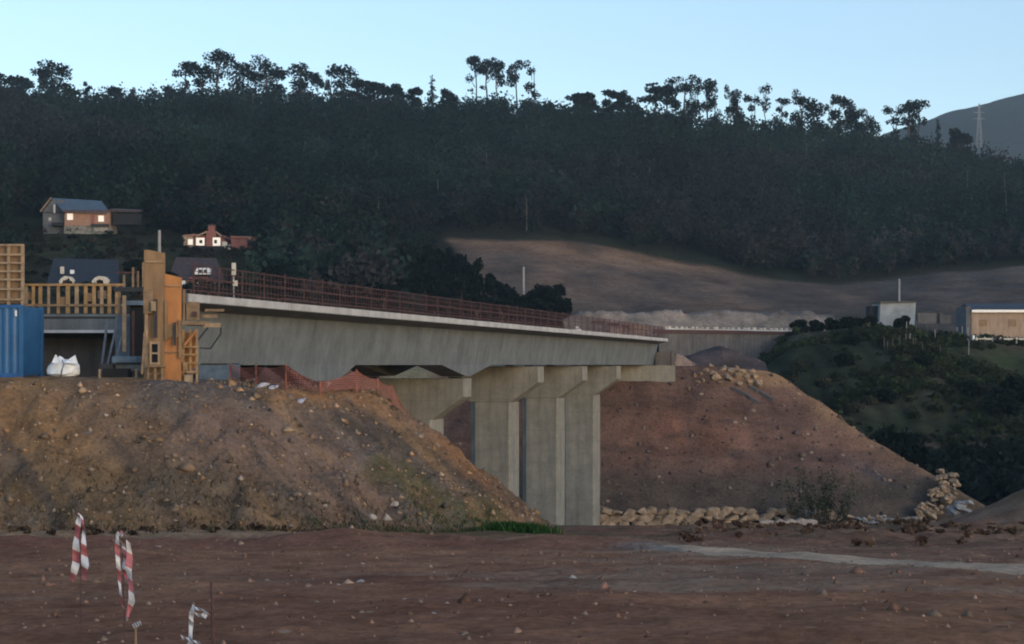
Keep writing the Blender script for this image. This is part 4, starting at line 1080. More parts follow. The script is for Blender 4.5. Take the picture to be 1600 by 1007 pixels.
# gravel: uncountable chips
def chips(name, N, xr, yr, hf, sz, cols, label, keep=None, seed=3):
    g = np.random.default_rng(seed)
    x = g.uniform(*xr, N); y = g.uniform(*yr, N); z = hf(x, y)
    if keep is not None:
        k = keep(x, y, z); x, y, z = x[k], y[k], z[k]
    n = len(x); s = sz*np.exp(.55*g.normal(size=n))
    base = np.array([(1, 0, 0), (-.5, .8, 0), (-.5, -.8, 0), (.1, 0, .9), (0, 0, -.6)])
    V = base[None]*s[:, None, None]*(.6+.8*g.random((n, 5, 1)))
    a = g.uniform(0, 6.28, n); ca, sa = np.cos(a), np.sin(a)
    V = np.stack([V[..., 0]*ca[:, None]-V[..., 1]*sa[:, None], V[..., 0]*sa[:, None]+V[..., 1]*ca[:, None], V[..., 2]], -1)+np.stack([x, y, z], -1)[:, None]
    T3 = np.array([(0, 1, 3), (1, 2, 3), (2, 0, 3), (1, 0, 4), (2, 1, 4), (0, 2, 4)])
    Fq = (T3[None]+5*np.arange(n)[:, None, None]).reshape(-1, 3)
    cc = np.asarray(cols)[g.integers(len(cols), size=n)]*np.exp(.25*g.normal(size=(n, 1)))
    return tag(meshnp(name, V.reshape(-1, 3), Fq, M['clod'], np.repeat(cc, 5, 0)), label, 'gravel', kind='stuff')
EC = [(.19, .105, .075), (.22, .135, .095), (.15, .085, .06), (.23, .16, .12), (.18, .115, .085)]
chips('ground_gravel', 4200, (-13, 13), (13, 44), ground_h, .022, EC, 'loose gravel and clods strewn over the foreground soil', seed=3)
chips('mound_rubble', 6000, (-19, 2), (44.5, 60), mound_h, .05, [(.25, .15, .08), (.19, .125, .085), (.19, .145, .115), (.27, .19, .125), (.12, .085, .06)], 'loose rubble and clods strewn over the earth mound', keep=lambda x, y, z: (z > ground_h(x, y)) & (z < 10.85), seed=4)
chips('embankment_rubble', 900, (4, 38), (139, 154), emb_h, .10, [(.12, .085, .07), (.09, .07, .07), (.18, .14, .11)], 'loose stones on the embankment face', keep=lambda x, y, z: z > -1.5, seed=6)

# ------------------------------------------------------------------ low vegetation
def grass_patch(name, area, n, h, cols, label, cat, width=.03, lean=.35, seed=1):
    g = np.random.default_rng(seed); x, y = area(g, n); z = vtop(x, y)-.03
    hh = h*g.uniform(.5, 1.3, n); a = g.uniform(0, 6.28, n); l = g.normal(size=(n, 2))*lean*hh[:, None]
    w = np.stack([np.cos(a), np.sin(a), 0*a], -1)*width; b = np.stack([x, y, z], -1)
    md = b+np.stack([l[:, 0]*.4, l[:, 1]*.4, hh*.6], -1); t = b+np.stack([l[:, 0], l[:, 1], hh], -1)
    V = np.stack([b-w, b+w, md+w*.7, md-w*.7, md-w*.7, md+w*.7, t+w*.2, t-w*.2], 1).reshape(-1, 3)
    c = np.asarray(cols)[g.integers(len(cols), size=n)]*np.exp(.25*g.normal(size=(n, 1)))
    return tag(meshnp(name, V, np.arange(len(V)).reshape(-1, 4), M['leaf'], np.repeat(c, 8, 0)), label, cat, kind='stuff')
def gauss_px(cx, cy_Y, sx, sY):
    def f(g, n): return WX(cx, cy_Y)+g.normal(size=n)*sx, g.normal(cy_Y, sY, n)
    return f
_fx = np.linspace(-20, 4, 200); _fy = np.full(200, 56.0)
for _y in np.arange(56, 42, -.1):
    _on = mound_h(_fx, np.full(200, _y)) > ground_h(_fx, np.full(200, _y)); _fy = np.where(_on, _y, _fy)
def foot(px0, px1, off0, off1):     # strip along the left mound foot
    def f(g, n):
        x = g.uniform(px0, px1, n); return x, np.interp(x, _fx, _fy)+g.uniform(off0, off1, n)
    return f
grass_patch('grass_tuft', gauss_px(812, 50.2, .42, .35), 1100, .26, [(.03, .085, .02), (.045, .10, .025), (.03, .06, .02)], 'bright green grass tuft at the right tip of the earth mound', 'grass', .03, seed=2)
grass_patch('thin_grass', foot(-6, -.5, -1.5, .8), 1500, .16, [(.05, .075, .03), (.08, .08, .04)], 'thin green grass along the right foot of the mound', 'grass', .02, seed=3)
grass_patch('dry_weeds', foot(-18.5, -2, -.2, 2.2), 1800, .15, [(.15, .105, .06), (.12, .09, .05), (.18, .13, .08), (.08, .06, .04)], 'dry brown weeds on the lower face of the mound', 'weeds', .022, seed=4)
def rb(g, n):
    y = g.uniform(37, 62, n); return WX(g.uniform(1060, 1660, n), y), y
scrub('brown_brush', rb, 230, .10, .30, [(.13, .078, .052), (.09, .055, .04), (.16, .10, .065)], 'reddish brown dead brush along the far side of the dirt track', 'brush', .12, 22, seed=15)
def lb(g, n): return g.uniform(-15, -2, n), g.uniform(41, 44.5, n)
scrub('lip_brush', lb, 110, .12, .34, [(.09, .06, .04), (.05, .035, .025), (.13, .095, .06)], 'dark dead brush along the foot of the mound', 'brush', .10, 18, seed=16)
def whips():
    g = random.Random(6); Yw = 137.5; base = W(1278, 826, Yw); base.z = float(ground_h(base.x, Yw))
    root = empty('willow_shrub', base, 'tall sparse green willow shrub in front of the stone wall', 'shrub')
    m = MB(); Ls = []
    for k in range(70):
        bx = base+Vector((g.gauss(0, 1.1), g.gauss(0, .5), -.1)); t = bx+Vector((g.gauss(0, .9)+(bx.x-base.x)*.4, g.gauss(0, .4), g.uniform(2.2, 4.9)))
        limb(m, bx, t, .025, .008, 3, .05, g)
        for j in range(5): q = bx.lerp(t, g.uniform(.35, 1)); Ls.append((*(q-base), .3, .3, .38))
    m.build('stems', M['bark'], root)
    V, Fq, cc = leaves(Ls, 1900, .17, (.05, .062, .035), .3, 5); meshnp('foliage', V, Fq, M['leaf'], cc, parent=root)
whips()

# ------------------------------------------------------------------ middle distance behind the bridge end
Yv = 228.0
aw = empty('approach_wall', W(1130, 550, Yv), 'low grey concrete retaining wall with a rusty top behind the bridge end', 'retaining wall')
def slantbox(px0, yt0, yb0, px1, yt1, yb1, Y0, Y1, d):
    m = MB(); a, b, c_, d_ = W(px0, yt0, Y0), W(px0, yb0, Y0), W(px1, yb1, Y1), W(px1, yt1, Y1)
    m.prism([a, b, c_, d_], (0, d, 0)); return m
slantbox(1030, 521, 578, 1236, 523, 580, Yv, 231, 1.5).build('wall_face', M['oldconc'], aw)
slantbox(1022, 515, 520.7, 1238, 518.5, 522.7, Yv-.25, 230.75, 2.2).build('rusty_beam', M['rust'], aw)
slantbox(1040, 513, 514.8, 1238, 516.6, 518.3, Yv+.1, 231.1, 1.2).build('coping', M['galv'], aw)
g = random.Random(9)
for k in range(24):
    px = 1040+k*8.2+g.uniform(-2, 2); m = MB(); c0 = W(px, 511.5+k*.14, Yv+.6); m.box(c0, (g.uniform(.2, .45), .4, g.uniform(.14, .3)), rz=g.random())
    m.build('rebar_cap', M['cream'], aw)
def ridge(name, pts, base, label, cat, mat, tw=.5, foot=2.2, seed=0, col=None):
    """long loose heap following pts (px, ytop, Y)"""
    g = np.random.default_rng(seed); n = 26*len(pts); t = np.linspace(0, len(pts)-1, n)
    px = np.interp(t, range(len(pts)), [p[0] for p in pts]); py = np.interp(t, range(len(pts)), [p[1] for p in pts]); Yy = np.interp(t, range(len(pts)), [p[2] for p in pts])
    x = WX(px, Yy); z = WZ(py, Yy); zb_ = WZ(base, Yy); s = np.linspace(-1, 1, 15)
    prof = np.clip(1-np.abs(s)*1.02+.0, 0, 1)**.8; prof = np.minimum(prof*1.35, 1)
    X = x[:, None]+0*s; Y = Yy[:, None]+s*(foot+tw); nz = fbm(X*.5, Y*.5, seed, 4, .6)
    X = X+.3*nz; Z = zb_[:, None]-.5+(z-zb_+.5)[:, None]*prof[None]*(1+.22*nz)
    c = lerpc(col[0], col[1], fbm(X*.35+Z*.5, Z*.9, seed+3)*1.2+.5)
    V = np.stack([X, Y, Z], -1).reshape(-1, 3); i = np.arange(n*15).reshape(n, 15)
    Fq = np.stack([i[:-1, :-1], i[1:, :-1], i[1:, 1:], i[:-1, 1:]], -1).reshape(-1, 4)
    return tag(meshnp(name, V, Fq, mat, c.reshape(-1, 3), smooth=True), label, cat)
ridge('gravel_bank', [(880, 500, 238), (905, 488, 240), (980, 492, 243), (1060, 489, 246), (1150, 488, 248), (1260, 489, 250), (1300, 494, 252)], 522, 'long grey gravel bank in front of the bare cut slope', 'gravel bank', M['bank'], 1, 4, 201, ((.115, .105, .10), (.215, .185, .17)))
ridge('dark_soil_heap', [(1045, 566, 170), (1075, 556, 171), (1105, 547, 172), (1125, 544, 172), (1150, 552, 173), (1190, 566, 174)], 572, 'dark conical soil heap behind the boulder cluster', 'soil heap', M['bank'], .5, 4, 202, ((.05, .045, .05), (.075, .062, .065)))
ridge('pink_soil_heap', [(1040, 566, 160), (1054, 556, 160), (1070, 560, 160), (1086, 568, 160)], 575, 'small pinkish soil heap just behind the bridge abutment', 'soil heap', M['bank'], .3, 1.2, 203, ((.19, .14, .12), (.27, .21, .18)))
ridge('pale_rubble_heap', [(950, 512, 232), (975, 505, 233), (1000, 509, 233), (1035, 514, 234)], 535, 'pale pinkish rubble heap above the far end of the bridge deck', 'rubble heap', M['bank'], .3, 2, 204, ((.15, .10, .09), (.26, .2, .18)))
for k, (px, py, w, h, mt) in enumerate(((958, 508, 18, 8, 'rust'), (935, 505, 22, 6, 'rust'), (978, 511, 12, 7, 'rust'), (1000, 513, 16, 5, 'paleply'))):
    m = MB(); Yk = 224; c0 = W(px, py, Yk)
    for j in range(5): m.beam(c0+Vector((-w/2/F*Yk, j*.15, g.uniform(-.1, .3))), c0+Vector((w/2/F*Yk, j*.15+g.uniform(-.2, .2), g.uniform(-.1, .3))), h/F*Yk*.25)
    m.beam(c0+Vector((-w*.3/F*Yk, .3, -.1)), c0+Vector((-w*.3/F*Yk, .3, -3)), .15); m.beam(c0+Vector((w*.3/F*Yk, .3, -.1)), c0+Vector((w*.3/F*Yk, .3, -3)), .15)
    o = m.build('rebar_bundle' if mt == 'rust' else 'plank_stack', M[mt], None, c0); tag(o, ['widest', 'leftmost', 'small', 'pale'][k]+(' rusty rebar bundle' if mt == 'rust' else ' stack of planks')+' on trestles beyond the far end of the deck', 'rebar' if mt == 'rust' else 'planks')
lumpy('white_sack', [((0, 0, .15), (.16, .15, .2)), ((.2, 0, .08), (.14, .15, .1))], M['white'], 77, .04, Vector((WX(901, 119), 119, 13.79)), 'tiny white sack beyond the far end of the deck railing', 'sack')

# hut, low wall, tan house on the right
Yh = 242.0; z0 = WZ(509, Yh)
hut = empty('concrete_hut', W(1401, 507, Yh), 'plain pale grey concrete hut on the green slope right of centre', 'hut')
m = MB(); a, b, c_, d_ = W(1376, 474, Yh), W(1374, 512, Yh), W(1429, 509, Yh-1.2), W(1431, 473, Yh-1.2); m.prism([a, b, c_, d_], (-.4, 4, 0)); m.build('wall', M['hut'], hut)
m = MB(); m.prism([W(1374.5, 471.5, Yh-.3), W(1374.5, 473.7, Yh-.3), W(1432, 472.7, Yh-1.5), W(1432, 470.5, Yh-1.5)], (-.4, 4.6, 0)); m.build('roof_slab', M['oldconc'], hut)
m = MB(); m.b2(WX(1360, Yh+1), WX(1373.5, Yh+1), Yh+1, Yh+4, WZ(508, Yh), WZ(478, Yh)); m.build('side_store', M['black'], hut)
lw = MB(); lw.prism([W(1434, 489, Yh), W(1434, 506, Yh), W(1470, 506, Yh+2), W(1470, 490, Yh+2)], (0, .4, 0)); lw.prism([W(1470, 491, Yh+2), W(1470, 506, Yh+2), W(1486, 506, Yh+2), W(1486, 494, Yh+2)], (0, .4, 0)); lw.b2(WX(1472, Yh), WX(1477, Yh), Yh+1.2, Yh+1.6, WZ(506, Yh), WZ(488, Yh))
o = lw.build('low_wall', M['oldconc'], None, W(1460, 506, Yh)); tag(o, 'low grey block wall to the right of the concrete hut', 'wall')
Yt = 226.0
th_ = empty('farm_house', W(1560, 540, Yt), 'tan rendered house with dark blue roof and white eaves at the right edge', 'house')
m = MB(); m.b2(WX(1518, Yt), WX(1680, Yt), Yt, Yt+7, WZ(534, Yt), WZ(487.5, Yt)); m.build('wall', M['tanwall'], th_)
m = MB(); m.b2(WX(1517, Yt), WX(1682, Yt), Yt-.5, Yt-.35, WZ(488.5, Yt), WZ(484.5, Yt)); m.build('fascia', M['white'], th_)
m = MB(); m.prism([(WX(1517, Yt), Yt-.5, WZ(484, Yt)), (WX(1517, Yt), Yt+3.6, WZ(473, Yt)), (WX(1517, Yt), Yt+7.6, WZ(484, Yt))], (WX(1682, Yt)-WX(1517, Yt), 0, 0)); m.build('roof', M['slatedk'], th_)
for px, w, h, y in ((1536, 1.0, .9, 505), (1582, 1.0, 1.0, 505)):
    m = MB(); m.box((WX(px, Yt), Yt-.03, WZ(y, Yt)), (w, .06, h)); wd = m.build('window', M['timber'], th_)
m = MB(); m.b2(WX(1509, Yt), WX(1516.5, Yt), Yt-.2, Yt+5, WZ(536, Yt), WZ(479, Yt)); m.build('side_wing', M['greywall'], th_)
m = MB(); m.tube(W(1521, 539, Yt-3), W(1521, 524, Yt-3), .28, .12, 8); o = m.build('white_post', M['white'], None, W(1521, 540, Yt-3)); tag(o, 'white tapered post at the left corner of the tan house', 'post')
pfn = empty('post_fence', W(1560, 541, Yt-4), 'pale post and rail fence in front of the tan house', 'fence')
for k in range(11):
    px = 1526+k*12.5; m = MB(); m.beam(W(px, 544, Yt-4), W(px, 527, Yt-4), .14); m.build('post', M['cream'], pfn)
m = MB(); m.b2(WX(1524, Yt-4), WX(1655, Yt-4), Yt-4.12, Yt-4.08, WZ(532, Yt), WZ(529.5, Yt)); m.build('rail', M['cream'], pfn)
m = MB(); m.b2(WX(1524, Yt-3), WX(1655, Yt-3), Yt-2.6, Yt-2.2, WZ(546, Yt), WZ(528, Yt)); o = m.build('hedge_base', M['slatedk'], pfn)
# slender stakes on the green slope
g = random.Random(13)
for k in range(24):
    px = g.uniform(1380, 1520); Yk = g.uniform(200, 226); x = WX(px, Yk); z = top_h(x, Yk)
    m = MB(); m.beam((x, Yk, z-.2), (x+g.uniform(-.1, .1), Yk, z+g.uniform(1.0, 1.9)), .07)
    o = m.build('vine_stake', M['palepost'] if k % 3 == 0 else M['oldconc'], None, (x, Yk, z)); tag(o, 'thin pale stake in the plot below the concrete hut', 'stake', 'stakes in the plot below the hut')

# ------------------------------------------------------------------ houses on the hill
def windowed(root, px, py, w, h, Y, mat='lit', pane='black', frame=.12, lit=None):
    m = MB(); m.box((WX(px, Y), Y-.05, WZ(py, Y)), (w, .08, h)); f = m.build('window', M[mat], root)
    if lit:
        p = MB(); p.box((WX(px, Y)+lit*w*.12, Y-.1, WZ(py, Y)), (w*.34, .02, h*.42)); p.build('pane', M[pane], f)
    return f
H1 = 300.0
h1 = empty('brick_house', W(118, 364, H1), 'house with orange brick front and slate blue roof on the hill, upper left', 'house')
def bp(root, name, a, b, c_, d, Y, dep, mat): 
    m = MB(); m.bpx(a, b, c_, d, Y, dep); return m.build(name, M[mat], root)
bp(h1, 'brick_wall', 101, 328, 168, 353, H1, 7, 'brick')
bp(h1, 'stone_base', 100, 353.2, 169, 366, H1-.1, 7, 'stonebase')
bp(h1, 'side_wall', 67, 333, 100.5, 366, H1+1.6, 6, 'greywall')
m = MB(); m.prism([W(66, 332, H1+1.62), W(100, 332, H1+1.62), W(100, 313, H1+1.62), W(81, 313, H1+1.62)], (0, 5, 0)); m.build('gable', M['greywall'], h1)
m = MB()
e0, e1 = W(99, 329.5, H1-.8), W(171, 331, H1-.8); r0, r1 = W(80, 309.5, H1+3), W(158, 314, H1+3)
b0, b1 = W(92, 330, H1+7.5), W(171, 331, H1+7.5)
m.add([e0, e1, r1, r0, e0+Vector((0, 0, -.25)), e1+Vector((0, 0, -.25)), r1+Vector((0, 0, -.25)), r0+Vector((0, 0, -.25)), b0, b1],
      [(0, 1, 2, 3), (4, 7, 6, 5), (0, 4, 5, 1), (1, 5, 6, 2), (0, 3, 7, 4), (3, 2, 9, 8)])
m.build('roof', M['slate'], h1)
m = MB(); m.beam(W(80, 309, H1+.8), W(63, 331, H1+.8), .3, .25); m.build('verge_board', M['timber'], h1)
bp(h1, 'eaves_board', 100, 328.5, 170, 331, H1-.85, .1, 'rust')
bp(h1, 'porch_post', 83.5, 320, 86, 333, H1+.9, .3, 'galv')
bp(h1, 'balcony', 80, 348, 100, 353, H1-.2, 1.8, 'black'); bp(h1, 'balcony', 142, 350, 169, 354, H1-1.0, .85, 'darksteel')
bp(h1, 'pale_rubble', 146, 355, 167, 362, H1-.5, .38, 'rockgrey')
windowed(h1, 109.5, 339, 1.05, 1.15, H1); windowed(h1, 158, 342, 1.0, 1.1, H1)
m = MB(); m.bpx(142, 336, 148, 350, H1-.06, .055); m.build('door', M['redbrick'], h1)
m = MB(); m.bpx(76, 340, 80, 345, H1+1.55, .045); m.build('side_window', M['galv'], h1)
fs_ = MB(); fs_.b2(WX(172, H1), WX(212, H1), H1+2, H1+5, WZ(350, H1), WZ(332, H1)); o = fs_.build('open_shed', M['black'], None, W(190, 350, H1+2)); tag(o, 'dark low shed to the right of the orange brick house', 'shed')
rf = MB(); rf.prism([W(170, 331, H1+1.5), W(214, 332, H1+1.5), W(214, 329, H1+1.5), W(170, 327, H1+1.5)], (0, 4, .5)); rf.build('roof', M['tileroof'], o)
H2 = 292.0
h2 = empty('chimney_house', W(325, 386, H2), 'house with a red brick chimney tower between white framed windows on the hill', 'house')
bp(h2, 'wall', 290, 368, 350, 388, H2, 8, 'redbrick')
m = MB(); m.prism([W(322, 388, H2-.8), W(338, 388, H2-.8), W(337, 364, H2-.8), W(334.5, 361, H2-.8), (W(334.5, 353, H2-.8)), W(325.5, 353, H2-.8), W(325.5, 361, H2-.8), W(322.5, 364, H2-.8)], (0, 1.2, 0)); m.build('chimney', M['redbrick'], h2)
m = MB(); m.bpx(324.5, 351, 335.5, 353, H2-.9, 1.4); m.build('chimney_cap', M['tileroof'], h2)
m = MB(); m.prism([W(301, 371, H2-.7), W(330, 359, H2-.7), W(352, 372, H2-.7), W(330, 362.5, H2-.7)], (0, 8, 0)); m.build('gable_roof', M['slatedk'], h2)
for a, b in (((306, 370), (324, 362)), ((337, 362), (346, 370))):
    m = MB(); m.beam(W(*a, H2-.75), W(*b, H2-.75), .2, .25); m.build('verge_board', M['paleply'], h2)
m = MB(); m.prism([W(283, 370, H2-.4), W(304, 368, H2-.4), W(304, 366, H2-.4), W(287, 367.5, H2-.4)], (0, 6, .5)); m.build('wing_roof', M['brick'], h2)
bp(h2, 'left_wing', 287, 370, 303, 386, H2-.2, 5, 'tanwall')
for (a, b, w, h, l) in ((297.5, 378.5, .85, 1.0, 0), (313, 378, 1.5, 1.35, .6), (338.5, 378, 1.35, 1.45, -1.0)):
    windowed(h2, a, b, w, h, H2-.5 if a < 300 else H2-.82, lit=l if l else None)
bp(h2, 'dark_terrace', 300, 385, 350, 392, H2-1.6, .7, 'black')
bp(h2, 'stair', 347, 378, 354, 389, H2-.7, 1, 'cream'); bp(h2, 'stair', 353, 383, 359, 391, H2-.6, 1, 'cream')
h2b = empty('brick_annex', W(372, 390, H2), 'low red brick outbuilding right of the house with the chimney tower', 'outbuilding')
bp(h2b, 'wall', 361, 371, 386, 391, H2+1, 5, 'redbrick')
m = MB(); m.prism([W(360, 369, H2+.6), W(394, 370, H2+.6), W(390, 376, H2+.6), W(386, 371.5, H2+.6), W(360, 371.2, H2+.6)], (0, 6, .3)); m.build('roof', M['brick'], h2b)
bp(h2b, 'dark_end', 386.3, 374, 391, 381, H2+1.2, 4, 'black')
H3 = 250.0
h3 = empty('slate_house', W(128, 447, H3), 'house with large dark slate roof and two pale arched dormers behind the timber barrier', 'house')
m = MB(); m.prism([W(72, 448, H3), W(186, 449, H3), W(184, 406, H3+5), W(84, 404, H3+5)], (0, .3, -.1)); m.prism([W(72, 449, H3+10), W(186, 449, H3+10), W(184, 407, H3+5), W(84, 405, H3+5)], (0, .3, -.2)); m.build('roof', M['slatedk'], h3)
m = MB(); m.b2(WX(76, H3), WX(183, H3), H3+.6, H3+9, WZ(480, H3), WZ(447, H3)); m.build('wall', M['greywall'], h3)
for px, w in ((103, 22), (156, 26)):
    m = MB(); Yd = H3-.2
    hw = w/2
    m.prism([W(px-hw*.8, 447, Yd), W(px-hw, 440, Yd), W(px-hw*.7, 435, Yd), W(px-hw*.2, 431.5, Yd), W(px+hw*.5, 432.5, Yd), W(px+hw, 438, Yd), W(px+hw*.85, 447, Yd)], (0, 1.8, 0)); dm = m.build('dormer', M['cream'], h3)
    m = MB(); m.bpx(px-5, 438, px+5, 447, Yd-.05, .045); m.build('window', M['rust'], dm)
bp(h3, 'chimney', 94, 417, 99, 428, H3+1.5, .5, 'cream'); bp(h3, 'chimney', 109.5, 422, 115, 428, H3+2, .5, 'sticker')
H4 = 262.0
h4 = empty('white_house', W(310, 452, H4), 'house with white dormer and dark roof just above the deck edge', 'house')
m = MB(); m.prism([W(262, 437, H4), W(352, 438, H4), W(338, 404, H4+5), W(275, 402, H4+5)], (0, .3, -.1)); m.prism([W(262, 438, H4+10), W(352, 438, H4+10), W(338, 405, H4+5), W(275, 403, H4+5)], (0, .3, -.2)); m.build('roof', M['tileroof'], h4)
m = MB(); m.b2(WX(284, H4), WX(345, H4), H4+.5, H4+9, WZ(470, H4), WZ(437, H4)); m.build('wall', M['stonebase'], h4)
m = MB(); m.prism([W(302, 429, H4-.1), W(308, 419, H4-.1), W(326, 419, H4-.1), W(328, 429, H4-.1)], (0, 2.5, 0)); dm = m.build('dormer', M['white'], h4)
for px in (313, 321): 
    m = MB(); m.bpx(px-2.6, 421.5, px+2.6, 427, H4-.16, .05); m.build('window', M['slatedk'], dm)
for px, w in ((286, .7), (312, 1.1), (321, .9)):
    windowed(h4, px, 443, w, 1.15, H4+.45, 'white' if px < 300 else 'cream', lit=.3 if px > 300 else None, pane='greywall')
m = MB(); m.prism([W(290, 440, H4+.2), W(330, 440, H4+.2), W(324, 433, H4+.2), W(296, 433, H4+.2)], (0, .25, 0)); m.build('lean_to_roof', M['redbrick'], h4)

# poles and masts
def pole(name, px, y0, y1, Y, r, mat, label, cat):
    m = MB(); m.tube(W(px, y1, Y), W(px, y0, Y), r, r*.85, 8); o = m.build(name, M[mat], None, W(px, y1, Y)); return tag(o, label, cat)
pole('pale_pole', 249, 360, 400, 70, .07, 'palepost', 'short pale pole rising behind the tall plywood panel', 'pole')
o = pole('lamp_post', 818, 417, 500, 262, .2, 'palepost', 'thin pale lamp post in front of the bare cut slope, right of the dark trees', 'lamp post')
m = MB(); m.b2(WX(812, 262), WX(824, 262), 262, 262.5, WZ(448, 262), WZ(445, 262)); 
o = pole('lamp_post', 1405, 436, 475, 246, .17, 'palepost', 'thin pale post rising behind the concrete hut', 'post')
mx = empty('survey_mast', W(366, 462, 61), 'pale post with a small box standing on the near end of the deck', 'mast')
m = MB(); m.bpx(362, 411, 368, 430, 61, .1); m.build('board', M['cream'], mx); m = MB(); m.tube(W(366, 470, 61.1), W(365, 428, 61.1), .035, .035, 8); m.build('post', M['galv'], mx); m = MB(); m.box(W(367.5, 443, 61), (.16, .14, .2)); m.build('box', M['cream'], mx)
# pylon on the far mountain
Yp = 1750.0; py = empty('power_pylon', W(1530, 222, Yp), 'faint grey lattice power pylon in front of the far mountain', 'pylon')
m = MB(); zt_ = WZ(162, Yp); zb_ = WZ(232, Yp); xc = WX(1530, Yp)
lv = [(zb_+(zt_-zb_)*t, 2.6*(1-t)+.4*t) for t in np.linspace(0, 1, 8)]
for (za, wa), (zc_, wc) in zip(lv[:-1], lv[1:]):
    for sx in (-1, 1):
        for sy in (-1, 1): m.tube((xc+sx*wa, Yp+sy*wa, za), (xc+sx*wc, Yp+sy*wc, zc_), .22, .22, 4)
        m.tube((xc+sx*wa, Yp-wa, za), (xc-sx*wc, Yp-wc, zc_), .15, .15, 4)
m.build('tower', M['palepost'], py)
for zz, w in ((zb_+(zt_-zb_)*.66, 6), (zb_+(zt_-zb_)*.8, 5.4), (zb_+(zt_-zb_)*.93, 4)):
    m = MB(); m.beam((xc-w, Yp, zz), (xc+w, Yp, zz), .4, .5); m.build('cross_arm', M['palepost'], py)

# ------------------------------------------------------------------ tape markers in the foreground
def tape(root, pts, w, Y, seed, start=0, red='taper'):
    """one ribbon tail hanging along pts (px, py), printed in red and white blocks"""
    m = MB(); mi = []; n = 40
    seg = np.linspace(0, len(pts)-1, n)
    pxs = np.interp(seg, range(len(pts)), [p[0] for p in pts]); pys = np.interp(seg, range(len(pts)), [p[1] for p in pts]); ws = np.interp(seg, range(len(pts)), w)
    dist = 0; prev = None; b = Vector((0, .002, 0))
    for k in range(n):
        c0 = W(pxs[k], pys[k], Y+.02*math.sin(k*.5+seed)); tw = .6*math.sin(k*.23+seed*1.3)
        hw = ws[k]/F*Y*.5
        l = c0+Vector((-hw*math.cos(tw), -hw*math.sin(tw), .014)); r = c0+Vector((hw*math.cos(tw), hw*math.sin(tw), -.014))
        m.v += [l, r, r+b, l+b]
        if prev is not None:
            dist += (c0-prev).length; q = 4*k; p = q-4
            m.f += [(p, p+1, q+1, q), (p+3, q+3, q+2, p+2), (p, q, q+3, p+3), (p+1, p+2, q+2, q+1)]
            mi += [int(dist/.11+start) % 2]*4
        prev = c0
    o = m.build('tape_tail', M['tapew'], root); o.data.materials.append(M[red])
    for f, i in zip(o.data.polygons, mi): f.material_index = i
    return o
def marker(px, ytop, Y, r, mat, label, name='marker_stake', lean=(0, 0)):
    x = WX(px, Y); zg = float(ground_h(x, Y))
    m = MB(); m.tube((x+lean[0], Y, zg-.15), W(px, ytop, Y), r, r*.85, 7); o = m.build(name, M[mat], None, (x+lean[0], Y, zg-.15)); return tag(o, label, 'stake')
Ym = 13.2
marker(124, 806, Ym+.05, .003, 'rust', 'thin wire stake carrying the left red and white tape', lean=(.02, 0))
marker(191, 838, Ym-.35, .003, 'rust', 'thin wire stake carrying the middle red and white tape', lean=(.03, 0))
marker(212, 976, Ym-2.0, .010, 'timber', 'short brown stake at the lower left edge of the picture')
marker(330, 909, Ym-2.4, .011, 'rust', 'tall rusty steel rod right of the white ribbon', lean=(.035, 0))
m = MB(); m.tube(W(330, 910, Ym-2.4), W(330, 906, Ym-2.4), .017, .015, 8); 
t1 = empty('warning_tape', W(124, 908, Ym), 'left red and white warning tape hanging in two folded tails', 'warning tape')
tape(t1, [(125, 804), (121, 825), (119, 850), (119, 880), (112, 908)], [5, 9, 11, 12, 7], Ym, 1)
tape(t1, [(127, 806), (131, 830), (131, 855), (133, 880), (131, 906)], [5, 6, 8, 12, 8], Ym-.03, 2, .6)
m = MB()
tape(t1, [(114, 798), (118, 803), (125, 806)], [2, 5, 6], Ym, 3)
t2 = empty('warning_tape', W(196, 960, Ym-.4), 'longer red and white warning tape with twisted tails, second from the left', 'warning tape')
tape(t2, [(184, 838), (183, 858), (185, 885), (187, 915), (190, 942), (193, 950)], [5, 8, 7, 6, 5, 3], Ym-.4, 4, .3)
tape(t2, [(200, 846), (203, 870), (200, 890), (204, 910), (206, 938), (201, 955), (198, 968)], [6, 10, 11, 10, 10, 5, 2], Ym-.43, 5)
tape(t2, [(193, 850), (195, 872), (196, 895), (198, 910)], [5, 8, 9, 6], Ym-.37, 6, .5)
tape(t2, [(182, 838), (186, 833), (192, 832), (188, 838)], [3, 5, 4, 4], Ym-.4, 7)
t3 = empty('white_ribbon', W(298, 1004, Ym-2), 'white ribbon knotted round a stake left of the rusty rod', 'ribbon')
def wt(root, pts, w, Y, seed): tape(root, pts, w, Y, seed, 0, 'tapew')
wt(t3, [(303, 948), (299, 960), (298, 980), (297, 1015)], [4, 7, 7, 8], Ym-2, 8)
wt(t3, [(302, 950), (312, 952), (322, 956), (318, 964), (306, 960)], [5, 9, 10, 7, 5], Ym-2.03, 9)
wt(t3, [(283, 995), (292, 999), (303, 1003), (314, 1006)], [4, 6, 7, 5], Ym-2.05, 10)
marker(298, 950, Ym-1.95, .006, 'timber', 'thin stake wrapped in the white ribbon')
t4 = empty('ribbon_scrap', W(216, 976, Ym-2.05), 'small pale ribbon scrap tied to the top of the short brown stake', 'ribbon')
wt(t4, [(208, 979), (214, 976), (220, 974)], [3, 5, 4], Ym-2.05, 11)

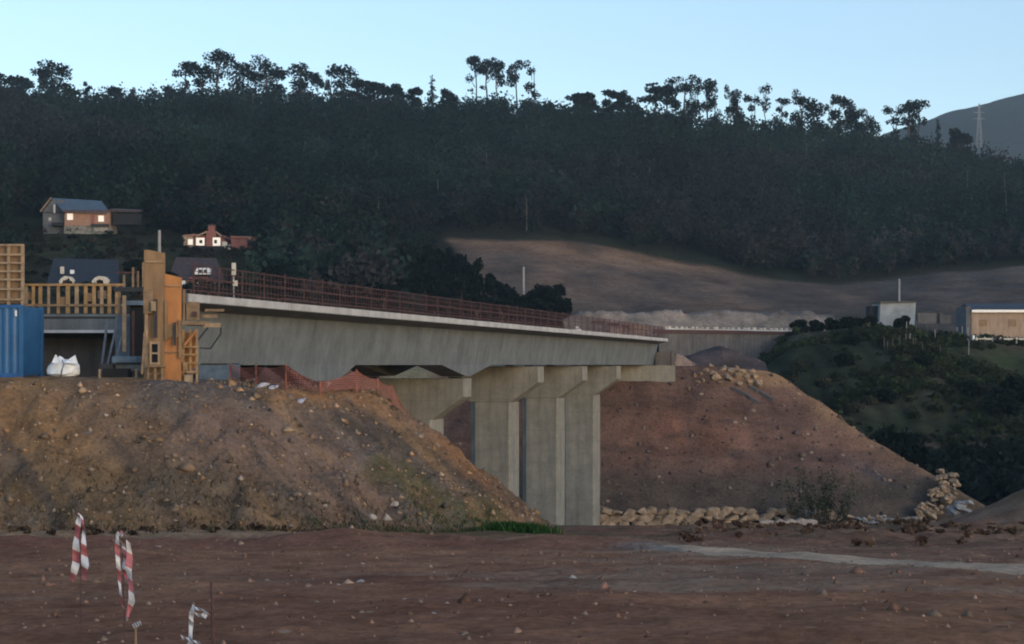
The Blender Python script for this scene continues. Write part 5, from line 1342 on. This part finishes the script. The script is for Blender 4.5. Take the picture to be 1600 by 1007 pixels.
# ------------------------------------------------------------------ air
hz = MB(); hz.b2(-4400, 4400, -60, 3350, -22, 640)
hm = bpy.data.materials.new('haze_air'); hm.use_nodes = True; nt = hm.node_tree; nt.nodes.clear()
out = nt.nodes.new('ShaderNodeOutputMaterial'); pv = nt.nodes.new('ShaderNodeVolumePrincipled')
pv.inputs['Color'].default_value = (.58, .80, 1.0, 1); pv.inputs['Density'].default_value = .00013; pv.inputs['Anisotropy'].default_value = .1
nt.links.new(pv.outputs[0], out.inputs['Volume'])
HAZE = True
if HAZE:
    o = hz.build('haze', hm); tag(o, 'thin bluish evening haze filling the valley', 'haze', kind='stuff')

# ------------------------------------------------------------------ light, sky, camera
SUN_EL, SUN_AZ = R(14), R(138)       # low soft light from the right rear (azimuth clockwise from +Y)
w = bpy.data.worlds.new('World'); scene.world = w; w.use_nodes = True; nt = w.node_tree
bg = nt.nodes['Background']; sky = nt.nodes.new('ShaderNodeTexSky'); sky.sky_type = 'NISHITA'
sky.sun_disc = False; sky.sun_elevation = SUN_EL; sky.sun_rotation = SUN_AZ; sky.altitude = 200
sky.air_density = 1.0; sky.dust_density = .9; sky.ozone_density = 1.4
nt.links.new(sky.outputs[0], bg.inputs['Color']); bg.inputs['Strength'].default_value = .12
sd = bpy.data.lights.new('sun', 'SUN'); sd.energy = .22; sd.angle = R(14); sd.color = (1, .88, .74)
so = bpy.data.objects.new('sun', sd); COL.objects.link(so)
d = Vector((math.sin(SUN_AZ)*math.cos(SUN_EL), math.cos(SUN_AZ)*math.cos(SUN_EL), math.sin(SUN_EL)))
so.rotation_euler = d.to_track_quat('Z', 'Y').to_euler(); so.location = (0, -10, 60)
cd = bpy.data.cameras.new('camera'); cam = bpy.data.objects.new('camera', cd); COL.objects.link(cam)
cam.location = (0, 0, EYE); cam.rotation_euler = (R(90), 0, 0)
cd.sensor_width = 36; cd.lens = 36*F/1600; cd.shift_y = (HY-503.5)/1600; cd.clip_start = .1; cd.clip_end = 12000
scene.camera = cam
vs = scene.view_settings; vs.view_transform = 'Standard'; vs.look = 'None'; vs.gamma = 1; vs.exposure = 1.24; vs.use_curve_mapping = False
scene.render.engine = 'CYCLES'; scene.cycles.filter_width = 2.0; scene.cycles.use_denoising = True
scene.cycles.volume_bounces = 0; scene.cycles.max_bounces = 5
